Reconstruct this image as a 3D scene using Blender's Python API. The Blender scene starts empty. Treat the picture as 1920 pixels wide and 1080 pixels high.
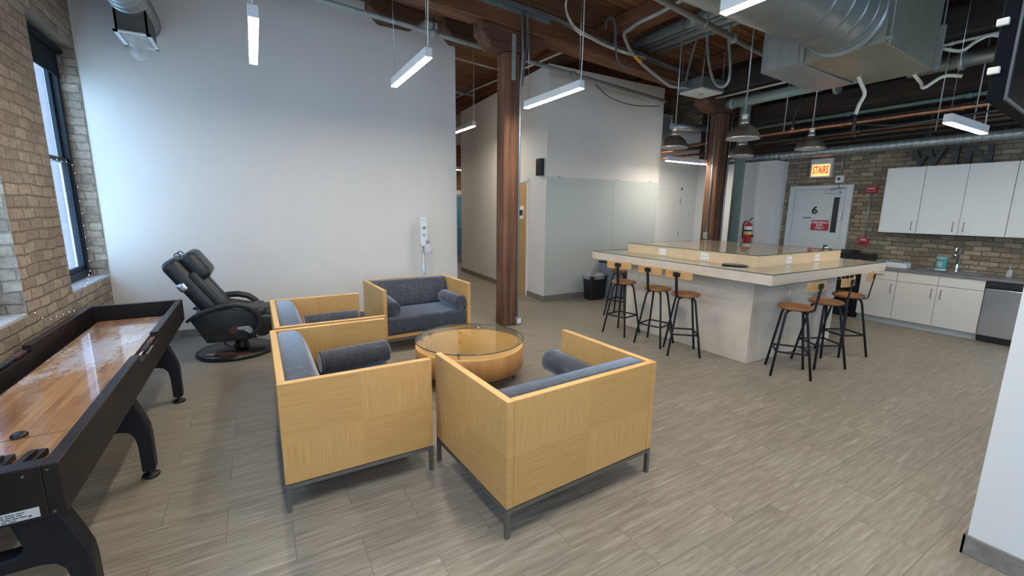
import bpy, bmesh, math, random
from mathutils import Vector, Matrix
random.seed(7)
PI = math.pi
sc = bpy.context.scene
C = sc.collection

# ------------------------------------------------------------------ camera
cam = bpy.data.objects.new('camera', bpy.data.cameras.new('camera'))
C.objects.link(cam)
cam.data.sensor_width = 36.0
cam.data.lens = 36.0 * 815.05 / 1920.0
cam.data.clip_start = 0.05
yaw, pitch, roll = 0.53078, 0.180365, -0.0121241
_f = Vector((math.sin(yaw), math.cos(yaw), 0)); _r = Vector((math.cos(yaw), -math.sin(yaw), 0)); _d = Vector((0, 0, -1))
_f2 = math.cos(pitch) * _f + math.sin(pitch) * _d
_d2 = math.cos(pitch) * _d - math.sin(pitch) * _f
_r3 = math.cos(roll) * _r + math.sin(roll) * _d2
_d3 = math.cos(roll) * _d2 - math.sin(roll) * _r
m3 = Matrix((_r3, -_d3, -_f2)).transposed()
cam.matrix_world = Matrix.Translation((0, 0, 1.84)) @ m3.to_4x4()
sc.camera = cam

# ------------------------------------------------------------------ world and exposure
sc.view_settings.view_transform = 'Standard'
sc.view_settings.look = 'None'
sc.view_settings.gamma = 1.0
sc.view_settings.use_curve_mapping = False
sc.view_settings.exposure = 0.82
SKY = 3.7
LED = 70.0
w = bpy.data.worlds.new('sky'); sc.world = w; w.use_nodes = True
wn = w.node_tree.nodes; wl = w.node_tree.links
bg = wn['Background']; bg.inputs['Strength'].default_value = SKY
tc = wn.new('ShaderNodeTexCoord'); sp = wn.new('ShaderNodeSeparateXYZ'); rp = wn.new('ShaderNodeValToRGB')
wl.new(tc.outputs['Generated'], sp.inputs[0]); wl.new(sp.outputs['Z'], rp.inputs[0])
rp.color_ramp.elements[0].position = 0.0; rp.color_ramp.elements[0].color = (0.48, 0.72, 1.0, 1)
rp.color_ramp.elements[1].position = 0.7; rp.color_ramp.elements[1].color = (0.38, 0.63, 1.0, 1)
wl.new(rp.outputs[0], bg.inputs['Color'])

# ------------------------------------------------------------------ helpers
def srgb(r, g, b):
    f = lambda c: ((c / 255 + 0.055) / 1.055) ** 2.4 if c > 10 else c / 255 / 12.92
    return (f(r), f(g), f(b), 1)

class N:
    """small node builder"""
    def __init__(s, name):
        s.m = bpy.data.materials.new(name); s.m.use_nodes = True
        s.t = s.m.node_tree; s.n = s.t.nodes; s.b = s.n['Principled BSDF']
    def new(s, typ, **kw):
        n = s.n.new(typ)
        for k, v in kw.items():
            if k in n.inputs.keys(): n.inputs[k].default_value = v
            else: setattr(n, k, v)
        return n
    def link(s, a, b): s.t.links.new(a, b)
    def coords(s, scale=(1, 1, 1), loc=(0, 0, 0), rot=(0, 0, 0), src='Object'):
        t = s.new('ShaderNodeTexCoord'); m = s.new('ShaderNodeMapping')
        m.inputs['Scale'].default_value = scale; m.inputs['Location'].default_value = loc; m.inputs['Rotation'].default_value = rot
        s.link(t.outputs[src], m.inputs[0]); return m.outputs[0]
    def noise(s, vec, scale, detail=4, rough=0.55):
        n = s.new('ShaderNodeTexNoise'); n.inputs['Scale'].default_value = scale; n.inputs['Detail'].default_value = detail
        n.inputs['Roughness'].default_value = rough; s.link(vec, n.inputs['Vector']); return n.outputs['Fac']
    def ramp(s, fac, stops):
        r = s.new('ShaderNodeValToRGB'); e = r.color_ramp.elements
        e[0].position, e[0].color = stops[0]; e[1].position, e[1].color = stops[-1]
        for p, c in stops[1:-1]:
            q = e.new(p); q.color = c
        s.link(fac, r.inputs[0]); return r.outputs[0]
    def mix(s, fac, a, b, blend='MIX'):
        n = s.new('ShaderNodeMix'); n.data_type = 'RGBA'; n.blend_type = blend
        for sock, v in ((n.inputs[0], fac), (n.inputs[6], a), (n.inputs[7], b)):
            if hasattr(v, 'is_linked'): s.link(v, sock)
            else: sock.default_value = v
        return n.outputs[2]
    def math(s, op, a, b=0.0):
        n = s.new('ShaderNodeMath'); n.operation = op
        for sock, v in ((n.inputs[0], a), (n.inputs[1], b)):
            if hasattr(v, 'is_linked'): s.link(v, sock)
            else: sock.default_value = v
        return n.outputs[0]
    def bump(s, h, strength=0.3, dist=0.01):
        b = s.new('ShaderNodeBump'); b.inputs['Strength'].default_value = strength; b.inputs['Distance'].default_value = dist
        s.link(h, b.inputs['Height']); s.link(b.outputs[0], s.b.inputs['Normal'])
    def set(s, **kw):
        for k, v in kw.items():
            i = s.b.inputs[k.replace('_', ' ')]
            if hasattr(v, 'is_linked'): s.link(v, i)
            else: i.default_value = v
        return s

def plain(name, col, rough=0.5, metal=0.0, var=0.06, scale=8, bump=0.0, **kw):
    s = N(name); v = s.coords()
    f = s.noise(v, scale, 5)
    c1 = tuple(max(0, c * (1 - var * 2)) for c in col[:3]) + (1,); c2 = tuple(min(1, c * (1 + var * 2)) for c in col[:3]) + (1,)
    s.set(Base_Color=s.ramp(f, [(0.3, c1), (0.7, c2)]), Roughness=rough, Metallic=metal, **kw)
    if bump: s.bump(s.noise(v, scale * 12, 3), bump, 0.004)
    return s.m

def emit(name, col, strength):
    s = N(name); s.set(Base_Color=col, Emission_Color=col, Emission_Strength=strength); return s.m

def brick_mat(name, axes, light, dark, mortar, bw=0.215, rh=0.082, mo=0.009, wob_=(0.035, 0.03, 0)):
    s = N(name); tcn = s.new('ShaderNodeTexCoord'); sx = s.new('ShaderNodeSeparateXYZ'); s.link(tcn.outputs['Object'], sx.inputs[0])
    cx = s.new('ShaderNodeCombineXYZ'); gm = s.new('ShaderNodeNewGeometry'); gx = s.new('ShaderNodeSeparateXYZ'); s.link(gm.outputs['True Normal'], gx.inputs[0])
    side = s.math('GREATER_THAN', s.math('ABSOLUTE', gx.outputs[1]), 0.5)
    s.link(s.math('ADD', s.math('MULTIPLY', sx.outputs[0], side), s.math('MULTIPLY', sx.outputs[1], s.math('SUBTRACT', 1.0, side))), cx.inputs[0]); s.link(sx.outputs[axes[1]], cx.inputs[1])
    wob = s.new('ShaderNodeTexNoise'); wob.inputs['Scale'].default_value = 5; s.link(cx.outputs[0], wob.inputs['Vector'])
    va = s.new('ShaderNodeVectorMath'); va.operation = 'MULTIPLY_ADD'; s.link(wob.outputs['Color'], va.inputs[0]); va.inputs[1].default_value = wob_; s.link(cx.outputs[0], va.inputs[2])
    b = s.new('ShaderNodeTexBrick'); s.link(va.outputs[0], b.inputs['Vector'])
    b.inputs['Scale'].default_value = 1; b.inputs['Brick Width'].default_value = bw; b.inputs['Row Height'].default_value = rh
    b.inputs['Mortar Size'].default_value = mo; b.inputs['Mortar Smooth'].default_value = 0.8; b.inputs['Bias'].default_value = -0.1
    b.inputs['Color1'].default_value = light; b.inputs['Color2'].default_value = dark; b.inputs['Mortar'].default_value = mortar
    n1 = s.noise(cx.outputs[0], 22, 6, 0.7); n2 = s.noise(cx.outputs[0], 1.6, 3)
    col = s.mix(0.75, b.outputs['Color'], s.ramp(n1, [(0.3, (0.45, 0.42, 0.38, 1)), (0.6, (1, 1, 1, 1))]), 'MULTIPLY')
    col = s.mix(0.5, col, s.ramp(n2, [(0.35, (0.66, 0.63, 0.6, 1)), (0.65, (1.0, 1.0, 1.0, 1))]), 'MULTIPLY')
    pit = s.noise(cx.outputs[0], 11, 5, 0.75)
    col = s.mix(0.85, col, s.ramp(pit, [(0.60, (1, 1, 1, 1)), (0.70, (0.42, 0.38, 0.34, 1))]), 'MULTIPLY')
    s.set(Base_Color=col, Roughness=0.92)
    h = s.math('SUBTRACT', s.math('MULTIPLY', n1, 0.7), b.outputs['Fac'])
    s.bump(h, 0.7, 0.014)
    return s.m

def timber_mat(name, c1, c2, axis):
    s = N(name); sc_ = [14, 14, 14]; sc_[axis] = 0.7
    v = s.coords(tuple(sc_)); f = s.noise(v, 1.0, 6, 0.65)
    v2 = s.coords((1, 1, 1)); g = s.noise(v2, 1.5, 3)
    col = s.ramp(f, [(0.32, c2), (0.5, tuple((a + b) / 2 for a, b in zip(c1, c2))), (0.68, c1)])
    col = s.mix(0.6, col, s.ramp(g, [(0.3, (0.55, 0.5, 0.48, 1)), (0.7, (1, 1, 1, 1))]), 'MULTIPLY')
    s.set(Base_Color=col, Roughness=0.8); s.bump(f, 0.5, 0.012); return s.m

def veneer(name, ax, half, cz, c1, c2, quarters=True, op='GREATER_THAN'):
    """oak veneer laid in four fields with the grain turned a quarter from one to the next"""
    s = N(name); t = s.new('ShaderNodeTexCoord'); x = s.new('ShaderNodeSeparateXYZ'); s.link(t.outputs['Object'], x.inputs[0])
    U = x.outputs[ax]; V = x.outputs[2]
    def field(su, sv):
        c = s.new('ShaderNodeCombineXYZ'); s.link(s.math('MULTIPLY', U, su), c.inputs[0]); s.link(s.math('MULTIPLY', V, sv), c.inputs[1])
        return s.noise(c.outputs[0], 1.0, 5, 0.6)
    vert = field(210, 4.0); hor = field(4.0, 210)
    if quarters:
        sgn = s.math(op, s.math('MULTIPLY', s.math('SUBTRACT', U, half), s.math('SUBTRACT', V, cz)), 0.0)
    else: sgn = 1.0
    mx = s.new('ShaderNodeMix'); mx.data_type = 'FLOAT'
    if quarters: s.link(sgn, mx.inputs[0])
    else: mx.inputs[0].default_value = 0
    s.link(vert, mx.inputs[2]); s.link(hor, mx.inputs[3])
    col = s.ramp(mx.outputs[0], [(0.3, c2), (0.7, c1)])
    if quarters:
        col = s.mix(sgn, col, s.mix(1.0, col, (0.93, 0.92, 0.9, 1), 'MULTIPLY'))
    s.set(Base_Color=col, Roughness=0.42); s.bump(mx.outputs[0], 0.08, 0.002)
    return s.m

class MB:
    def __init__(s): s.bm = bmesh.new()
    def _tag(s, vs, mi):
        if mi:
            fs = set(f for v in vs for f in v.link_faces)
            for f in fs: f.material_index = mi
    def box(s, a, b, mi=0, rot=None, piv=None):
        x0, y0, z0 = a; x1, y1, z1 = b
        vs = [s.bm.verts.new(p) for p in ((x0, y0, z0), (x1, y0, z0), (x1, y1, z0), (x0, y1, z0), (x0, y0, z1), (x1, y0, z1), (x1, y1, z1), (x0, y1, z1))]
        for q in ((0, 3, 2, 1), (4, 5, 6, 7), (0, 1, 5, 4), (1, 2, 6, 5), (2, 3, 7, 6), (3, 0, 4, 7)):
            f = s.bm.faces.new([vs[i] for i in q]); f.material_index = mi
        if rot is not None:
            bmesh.ops.rotate(s.bm, verts=vs, cent=piv or ((x0 + x1) / 2, (y0 + y1) / 2, (z0 + z1) / 2), matrix=rot)
        return s
    def prism(s, pts, ax, a, b, mi=0):
        """closed outline pts (2D) swept along axis ax from a to b"""
        def P(p, t):
            q = list(p); q.insert(ax, t); return q
        A = [s.bm.verts.new(P(p, a)) for p in pts]; B = [s.bm.verts.new(P(p, b)) for p in pts]
        n = len(pts); fs = [s.bm.faces.new(A), s.bm.faces.new(B[::-1])]
        for i in range(n): fs.append(s.bm.faces.new((A[i], B[i], B[(i + 1) % n], A[(i + 1) % n])))
        for f in fs: f.material_index = mi
        bmesh.ops.recalc_face_normals(s.bm, faces=fs)
        return s
    def quadslab(s, q, z0, z1, mi=0): return s.prism(q, 2, z0, z1, mi)
    def cyl(s, p, q, r, n=20, r2=None, mi=0, smooth=True, caps=True):
        return s.tube([p, q], r, n, mi=mi, r_end=r2, smooth=smooth, caps=caps)
    def tube(s, pts, r, n=10, mi=0, r_end=None, smooth=True, radii=None, caps=True, flat=1.0, up=None):
        pts = [Vector(p) for p in pts]; k = len(pts); rings = []; prev = None
        for i, p in enumerate(pts):
            d = (pts[min(i + 1, k - 1)] - pts[max(i - 1, 0)]).normalized()
            if prev is None:
                u = Vector(up) if up else (Vector((0, 0, 1)) if abs(d.z) < 0.9 else Vector((1, 0, 0)))
            else: u = prev
            a = (u - d * u.dot(d)).normalized(); b = d.cross(a); prev = a
            rr = radii[i] if radii else (r if r_end is None else r + (r_end - r) * i / (k - 1))
            rings.append([s.bm.verts.new(p + a * math.cos(2 * PI * j / n) * rr * flat + b * math.sin(2 * PI * j / n) * rr) for j in range(n)])
        for i in range(k - 1):
            for j in range(n):
                f = s.bm.faces.new((rings[i][j], rings[i][(j + 1) % n], rings[i + 1][(j + 1) % n], rings[i + 1][j])); f.smooth = smooth; f.material_index = mi
        if caps:
            f = s.bm.faces.new(rings[0][::-1]); f.material_index = mi
            f = s.bm.faces.new(rings[-1]); f.material_index = mi
        return s
    def lathe(s, prof, c=(0, 0, 0), n=32, mi=0, sx=1, sy=1, smooth=True):
        rings = []
        for r, z in prof:
            if r < 1e-5: rings.append([s.bm.verts.new((c[0], c[1], c[2] + z))])
            else: rings.append([s.bm.verts.new((c[0] + math.cos(2 * PI * j / n) * r * sx, c[1] + math.sin(2 * PI * j / n) * r * sy, c[2] + z)) for j in range(n)])
        for i in range(len(prof) - 1):
            A, B = rings[i], rings[i + 1]
            for j in range(n):
                a, b, c_, d = A[j % len(A)], A[(j + 1) % len(A)], B[(j + 1) % len(B)], B[j % len(B)]
                l = []
                for v in (a, b, c_, d):
                    if v not in l: l.append(v)
                if len(l) > 2:
                    f = s.bm.faces.new(l); f.smooth = smooth; f.material_index = mi
        return s
    def build(s, name, mat, parent=None, bevel=0, seg=2, sub=0, loc=None, solid=0, smooth=False, rz=0):
        me = bpy.data.meshes.new(name); bmesh.ops.recalc_face_normals(s.bm, faces=s.bm.faces)
        s.bm.to_mesh(me); s.bm.free()
        for m in (mat if isinstance(mat, (list, tuple)) else [mat]): me.materials.append(m)
        if smooth:
            for p in me.polygons: p.use_smooth = True
        o = bpy.data.objects.new(name, me); C.objects.link(o)
        if parent: o.parent = parent
        if loc: o.location = loc
        if rz: o.rotation_euler.z = rz
        if solid:
            md = o.modifiers.new('s', 'SOLIDIFY'); md.thickness = solid; md.offset = 0
        if bevel:
            md = o.modifiers.new('b', 'BEVEL'); md.width = bevel; md.segments = seg; md.limit_method = 'ANGLE'; md.angle_limit = 0.6
            md.harden_normals = False
        if sub:
            md = o.modifiers.new('u', 'SUBSURF'); md.levels = sub; md.render_levels = sub
        return o

def shift(mb, v):
    bmesh.ops.translate(mb.bm, verts=mb.bm.verts, vec=(-v[0], -v[1], -v[2])); return mb

def thing(name, label, cat, loc=(0, 0, 0), rz=0, group=None):
    o = bpy.data.objects.new(name, None); C.objects.link(o)
    o.location = loc; o.rotation_euler = (0, 0, rz); o['label'] = label; o['category'] = cat; o.empty_display_size = 0.1
    if group: o['group'] = group
    return o
def tag(o, label, cat, group=None):
    o['label'] = label; o['category'] = cat
    if group: o['group'] = group
    return o
def struct(o, label=None):
    o['kind'] = 'structure'
    if label: o['label'] = label
    return o
def solo(name, mb, mat, label, cat, base, group=None, **kw):
    """a thing that is one mesh, built in world coordinates, origin moved to its base"""
    o = shift(mb, base).build(name, mat, loc=base, **kw); return tag(o, label, cat, group)
def part(name, mb, mat, parent, base=None, **kw):
    if base is not None: shift(mb, base)
    return mb.build(name, mat, parent, **kw)
def dup(root, loc, rz, label):
    r = root.copy(); C.objects.link(r); r.location = loc; r.rotation_euler = (0, 0, rz); r['label'] = label
    for ch in list(root.children):
        c = ch.copy(); C.objects.link(c); c.parent = r
        for g in list(ch.children):
            d = g.copy(); C.objects.link(d); d.parent = c
    return r
def text_mesh(name, body, size, depth, mat, parent, loc, rot, bold=0.0, sx=1.0, align='CENTER', sp=1.0):
    cu = bpy.data.curves.new(name, 'FONT'); cu.body = body; cu.size = size; cu.extrude = depth; cu.offset = bold
    cu.align_x = align; cu.align_y = 'CENTER'; cu.space_line = sp; cu.resolution_u = 3
    t = bpy.data.objects.new(name + '_c', cu); C.objects.link(t)
    dg = bpy.context.evaluated_depsgraph_get(); me = bpy.data.meshes.new_from_object(t.evaluated_get(dg))
    bpy.data.objects.remove(t); bpy.data.curves.remove(cu)
    me.name = name; me.materials.clear(); me.materials.append(mat)
    o = bpy.data.objects.new(name, me); C.objects.link(o)
    if parent: o.parent = parent
    o.location = loc; o.rotation_euler = rot; o.scale = (sx, 1, 1)
    return o
# text on a wall facing -X reads along -Y : rotation (90,0,-90)
RX = (PI / 2, 0, -PI / 2)
def arc(c, r, a0, a1, n, plane='xz', y=0):
    out = []
    for i in range(n + 1):
        a = a0 + (a1 - a0) * i / n; u = c[0] + r * math.cos(a); v = c[1] + r * math.sin(a)
        out.append({'xz': (u, y, v), 'yz': (y, u, v), 'xy': (u, v, y)}[plane])
    return out
def rrect(x0, y0, x1, y1, r, n=4):
    pts = []
    for cx, cy, a in ((x1 - r, y0 + r, -PI / 2), (x1 - r, y1 - r, 0), (x0 + r, y1 - r, PI / 2), (x0 + r, y0 + r, PI)):
        for i in range(n + 1):
            t = a + PI / 2 * i / n; pts.append((cx + r * math.cos(t), cy + r * math.sin(t)))
    return pts

# ------------------------------------------------------------------ materials
M = {}
M['paint'] = plain('wall_paint', (0.70, 0.675, 0.64, 1), 0.75, var=0.008, scale=3, bump=0.04)
M['paint2'] = plain('wall_paint_cool', (0.68, 0.69, 0.68, 1), 0.7, var=0.008, scale=3, bump=0.04)
M['brick_l'] = brick_mat('old_common_brick', (1, 2), srgb(186, 171, 153), srgb(150, 136, 121), srgb(148, 138, 125), 0.235, 0.096, 0.013, (0.06, 0.05, 0))
M['brick_r'] = brick_mat('kitchen_brick', (1, 2), srgb(182, 168, 144), srgb(118, 108, 95), srgb(122, 115, 104), 0.205, 0.076, 0.010)
M['brick_out'] = plain('pinkish_facade', (0.21, 0.175, 0.20, 1), 0.9, var=0.06, scale=3)
M['tim_x'] = timber_mat('timber_along_x', srgb(140, 92, 62), srgb(74, 47, 33), 0)
M['tim_y'] = timber_mat('timber_along_y', srgb(150, 96, 62), srgb(80, 50, 34), 1)
M['tim_z'] = timber_mat('timber_upright', srgb(132, 90, 64), srgb(68, 46, 34), 2)
M['tim_dark'] = timber_mat('timber_dark_upright', srgb(126, 86, 62), srgb(68, 46, 34), 0)
M['galv'] = plain('galvanised_steel', (0.40, 0.44, 0.44, 1), 0.42, 0.7, var=0.06, scale=7)
M['galv_dull'] = plain('galvanised_sheet', (0.26, 0.29, 0.285, 1), 0.42, 0.6, var=0.06, scale=5)
M['cream_sheet'] = plain('cream_grey_sheet_metal', (0.30, 0.31, 0.245, 1), 0.42, 0.4, var=0.05, scale=6)
M['pipe_grey'] = plain('grey_painted_pipe', (0.30, 0.33, 0.31, 1), 0.5, 0.2, var=0.08)
M['pipe_green'] = plain('grey_green_painted_pipe', (0.17, 0.24, 0.235, 1), 0.45, 0.1, var=0.06)
M['pipe_green2'] = plain('pale_green_painted_pipe', (0.30, 0.40, 0.37, 1), 0.45, 0.1, var=0.06)
M['copper'] = plain('copper_pipe', (0.62, 0.30, 0.17, 1), 0.35, 0.9, var=0.15)
M['black_pipe'] = plain('black_pipe', (0.03, 0.03, 0.032, 1), 0.5, 0.2)
M['cable_dark'] = plain('grey_cable', (0.13, 0.14, 0.16, 1), 0.5)
M['cable_white'] = plain('white_cable', (0.7, 0.69, 0.62, 1), 0.5)
M['black'] = plain('black_powder_coat', (0.010, 0.011, 0.014, 1), 0.45, 0.0, var=0.1, Specular_IOR_Level=0.3)
M['black_plastic'] = plain('black_plastic', (0.012, 0.013, 0.015, 1), 0.35, var=0.1)
M['white_plastic'] = plain('white_plastic', (0.75, 0.76, 0.76, 1), 0.4, var=0.01)
M['white_metal'] = plain('white_lamp_housing', (0.74, 0.75, 0.77, 1), 0.4, var=0.01)
M['grey_plastic'] = plain('grey_plastic', (0.22, 0.25, 0.29, 1), 0.5, var=0.03)
M['dark_metal'] = plain('dark_bare_steel', (0.23, 0.225, 0.21, 1), 0.36, 0.85, var=0.05)
M['steel'] = plain('brushed_steel', (0.55, 0.56, 0.57, 1), 0.28, 1.0, var=0.04, scale=4)
M['chrome'] = plain('chrome', (0.75, 0.76, 0.78, 1), 0.12, 1.0, var=0.01)
M['frame_dark'] = plain('blue_black_window_frame', (0.012, 0.02, 0.03, 1), 0.5, var=0.05, Specular_IOR_Level=0.25)
M['shade'] = plain('charcoal_roller_shade', (0.018, 0.026, 0.032, 1), 0.9, var=0.05, Specular_IOR_Level=0.1)
M['leather'] = plain('black_leather', (0.017, 0.02, 0.022, 1), 0.42, var=0.2, scale=14, bump=0.12)
M['mahog'] = plain('mahogany_inlay', (0.07, 0.018, 0.012, 1), 0.15, var=0.2, Coat_Weight=0.6)
M['espresso'] = plain('espresso_stained_wood', (0.016, 0.010, 0.009, 1), 0.4, var=0.2, scale=6, Specular_IOR_Level=0.35)
M['door_white'] = plain('painted_door', (0.58, 0.63, 0.65, 1), 0.5, var=0.01)
M['laminate'] = plain('white_laminate', (0.72, 0.70, 0.66, 1), 0.42, var=0.008)
M['laminate_up'] = plain('white_laminate_upper', (0.70, 0.74, 0.74, 1), 0.4, var=0.008)
M['counter'] = plain('grey_worktop', (0.20, 0.20, 0.21, 1), 0.3, var=0.1, scale=40)
M['red'] = plain('red_enamel', (0.45, 0.02, 0.02, 1), 0.35, var=0.05)
M['sign_red'] = plain('sign_red', (0.42, 0.02, 0.04, 1), 0.4, var=0.01)
M['orange'] = plain('orange_sticker', (0.85, 0.42, 0.03, 1), 0.5, var=0.02)
M['teal'] = plain('teal_plastic', (0.08, 0.33, 0.33, 1), 0.4, var=0.05)
M['base'] = plain('grey_stone_skirting', (0.20, 0.185, 0.165, 1), 0.6, var=0.12, scale=14)
M['ink'] = plain('dark_ink', (0.03, 0.035, 0.045, 1), 0.6, var=0.02)
M['blue'] = plain('blue_tape', (0.03, 0.12, 0.35, 1), 0.5, var=0.02)
M['yellow'] = plain('yellow_label', (0.75, 0.62, 0.05, 1), 0.5, var=0.02)
M['paper'] = plain('white_paper', (0.8, 0.8, 0.8, 1), 0.7, var=0.01)
M['led'] = emit('led_diffuser', (1.0, 0.91, 0.78, 1), LED)
M['bulb_on'] = emit('warm_bulb', (1.0, 0.9, 0.75, 1), 6)
M['fairy'] = emit('fairy_bulb', (1.0, 0.93, 0.8, 1), 3.5)
M['slab_con'] = plain('concrete_paving', (0.3, 0.3, 0.3, 1), 0.9)

def floor_mat():
    s = N('floor_stone_tile'); v = s.coords(loc=(-0.3785, -1.6333, 0))
    b = s.new('ShaderNodeTexBrick'); s.link(v, b.inputs['Vector']); b.offset = 0.5; b.squash = 1
    b.inputs['Scale'].default_value = 1; b.inputs['Brick Width'].default_value = 0.6615; b.inputs['Row Height'].default_value = 0.3283
    b.inputs['Mortar Size'].default_value = 0.0024; b.inputs['Mortar Smooth'].default_value = 0.1; b.inputs['Bias'].default_value = 0
    b.inputs['Color1'].default_value = (0, 0, 0, 1); b.inputs['Color2'].default_value = (1, 1, 1, 1); b.inputs['Mortar'].default_value = (0.5, 0.5, 0.5, 1)
    off = s.new('ShaderNodeVectorMath'); off.operation = 'MULTIPLY_ADD'; s.link(b.outputs['Color'], off.inputs[0]); off.inputs[1].default_value = (7, 13, 5)
    g = s.new('ShaderNodeTexCoord'); s.link(g.outputs['Object'], off.inputs[2])
    mp = s.new('ShaderNodeMapping'); mp.inputs['Scale'].default_value = (3.5, 48, 1); s.link(off.outputs[0], mp.inputs[0])
    streak = s.noise(mp.outputs[0], 1.0, 8, 0.66)
    fine = s.noise(g.outputs['Object'], 90, 3, 0.6)
    col = s.ramp(streak, [(0.28, srgb(118, 110, 99)), (0.5, srgb(142, 134, 122)), (0.64, srgb(160, 152, 140)), (0.76, srgb(190, 184, 172))])
    col = s.mix(0.5, col, s.ramp(fine, [(0.35, (0.78, 0.78, 0.78, 1)), (0.6, (1, 1, 1, 1))]), 'MULTIPLY')
    tone = s.ramp(b.outputs['Color'], [(0.0, (0.92, 0.92, 0.92, 1)), (1.0, (1.03, 1.03, 1.02, 1))])
    col = s.mix(1.0, col, tone, 'MULTIPLY')
    col = s.mix(s.math('MULTIPLY', b.outputs['Fac'], 0.8), col, srgb(104, 97, 86))
    s.set(Base_Color=col, Roughness=s.ramp(streak, [(0.3, (0.42,) * 3 + (1,)), (0.7, (0.52,) * 3 + (1,))]))
    s.bump(s.math('SUBTRACT', s.math('MULTIPLY', streak, 0.15), b.outputs['Fac']), 0.25, 0.004)
    return s.m
M['floor'] = floor_mat()

def deck_mat():
    s = N('roof_deck_planks'); v = s.coords(loc=(0, 0.03, 0))
    b = s.new('ShaderNodeTexBrick'); s.link(v, b.inputs['Vector']); b.offset = 0.37
    b.inputs['Scale'].default_value = 1; b.inputs['Brick Width'].default_value = 3.4; b.inputs['Row Height'].default_value = 0.14
    b.inputs['Mortar Size'].default_value = 0.008; b.inputs['Mortar Smooth'].default_value = 0.3
    b.inputs['Color1'].default_value = srgb(176, 120, 72); b.inputs['Color2'].default_value = srgb(124, 82, 52); b.inputs['Mortar'].default_value = srgb(30, 20, 14)
    f = s.noise(s.coords((0.8, 16, 1)), 1.0, 6, 0.6); g = s.noise(s.coords(), 0.9, 3)
    col = s.mix(0.8, b.outputs['Color'], s.ramp(f, [(0.3, (0.5, 0.46, 0.42, 1)), (0.65, (1, 1, 1, 1))]), 'MULTIPLY')
    col = s.mix(0.7, col, s.ramp(g, [(0.35, (0.5, 0.48, 0.46, 1)), (0.6, (1, 1, 1, 1))]), 'MULTIPLY')
    s.set(Base_Color=col, Roughness=0.75); s.bump(s.math('SUBTRACT', f, b.outputs['Fac']), 0.5, 0.01); return s.m
M['deck'] = deck_mat()

def fabric_mat():
    s = N('slate_mohair_fabric'); a = s.noise(s.coords((9, 9, 60)), 1.0, 5, 0.7); b_ = s.noise(s.coords((60, 9, 9)), 1.0, 4, 0.65)
    f = s.math('MULTIPLY', s.math('ADD', a, b_), 0.5)
    s.set(Base_Color=s.ramp(f, [(0.33, srgb(36, 40, 48)), (0.52, srgb(58, 62, 72)), (0.7, srgb(98, 102, 110))]), Roughness=0.75,
          Sheen_Weight=0.9, Sheen_Roughness=0.35, Sheen_Tint=(0.75, 0.85, 1.0, 1))
    s.bump(f, 0.35, 0.004); return s.m
M['fabric'] = fabric_mat()

def ply_mat(name, c1, c2, ax=2, kk=7):
    s = N(name); k = [kk, kk, kk]; k[ax] = 0.9
    f = s.noise(s.coords(tuple(k)), 1.0, 6, 0.6); g = s.noise(s.coords(), 2.0, 3)
    col = s.ramp(f, [(0.3, c2), (0.7, c1)])
    col = s.mix(0.4, col, s.ramp(g, [(0.3, (0.86, 0.84, 0.82, 1)), (0.7, (1, 1, 1, 1))]), 'MULTIPLY')
    s.set(Base_Color=col, Roughness=0.45); return s.m
M['birch'] = ply_mat('whitewashed_birch_panel', srgb(212, 202, 188), srgb(196, 184, 168), 0, 5)
M['birch_top'] = ply_mat('birch_top_edge', srgb(216, 194, 160), srgb(202, 178, 142), 0)
M['maple_seat'] = ply_mat('stained_seat_wood', srgb(168, 116, 70), srgb(104, 64, 36), 0)
M['maple_back'] = ply_mat('stool_back_wood', srgb(206, 164, 104), srgb(176, 130, 76), 0)
M['door_oak'] = ply_mat('oak_door', srgb(206, 172, 122), srgb(184, 146, 96), 2)
M['oak_edge'] = ply_mat('oak_edge', srgb(232, 190, 128), srgb(214, 166, 100), 0)

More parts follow.
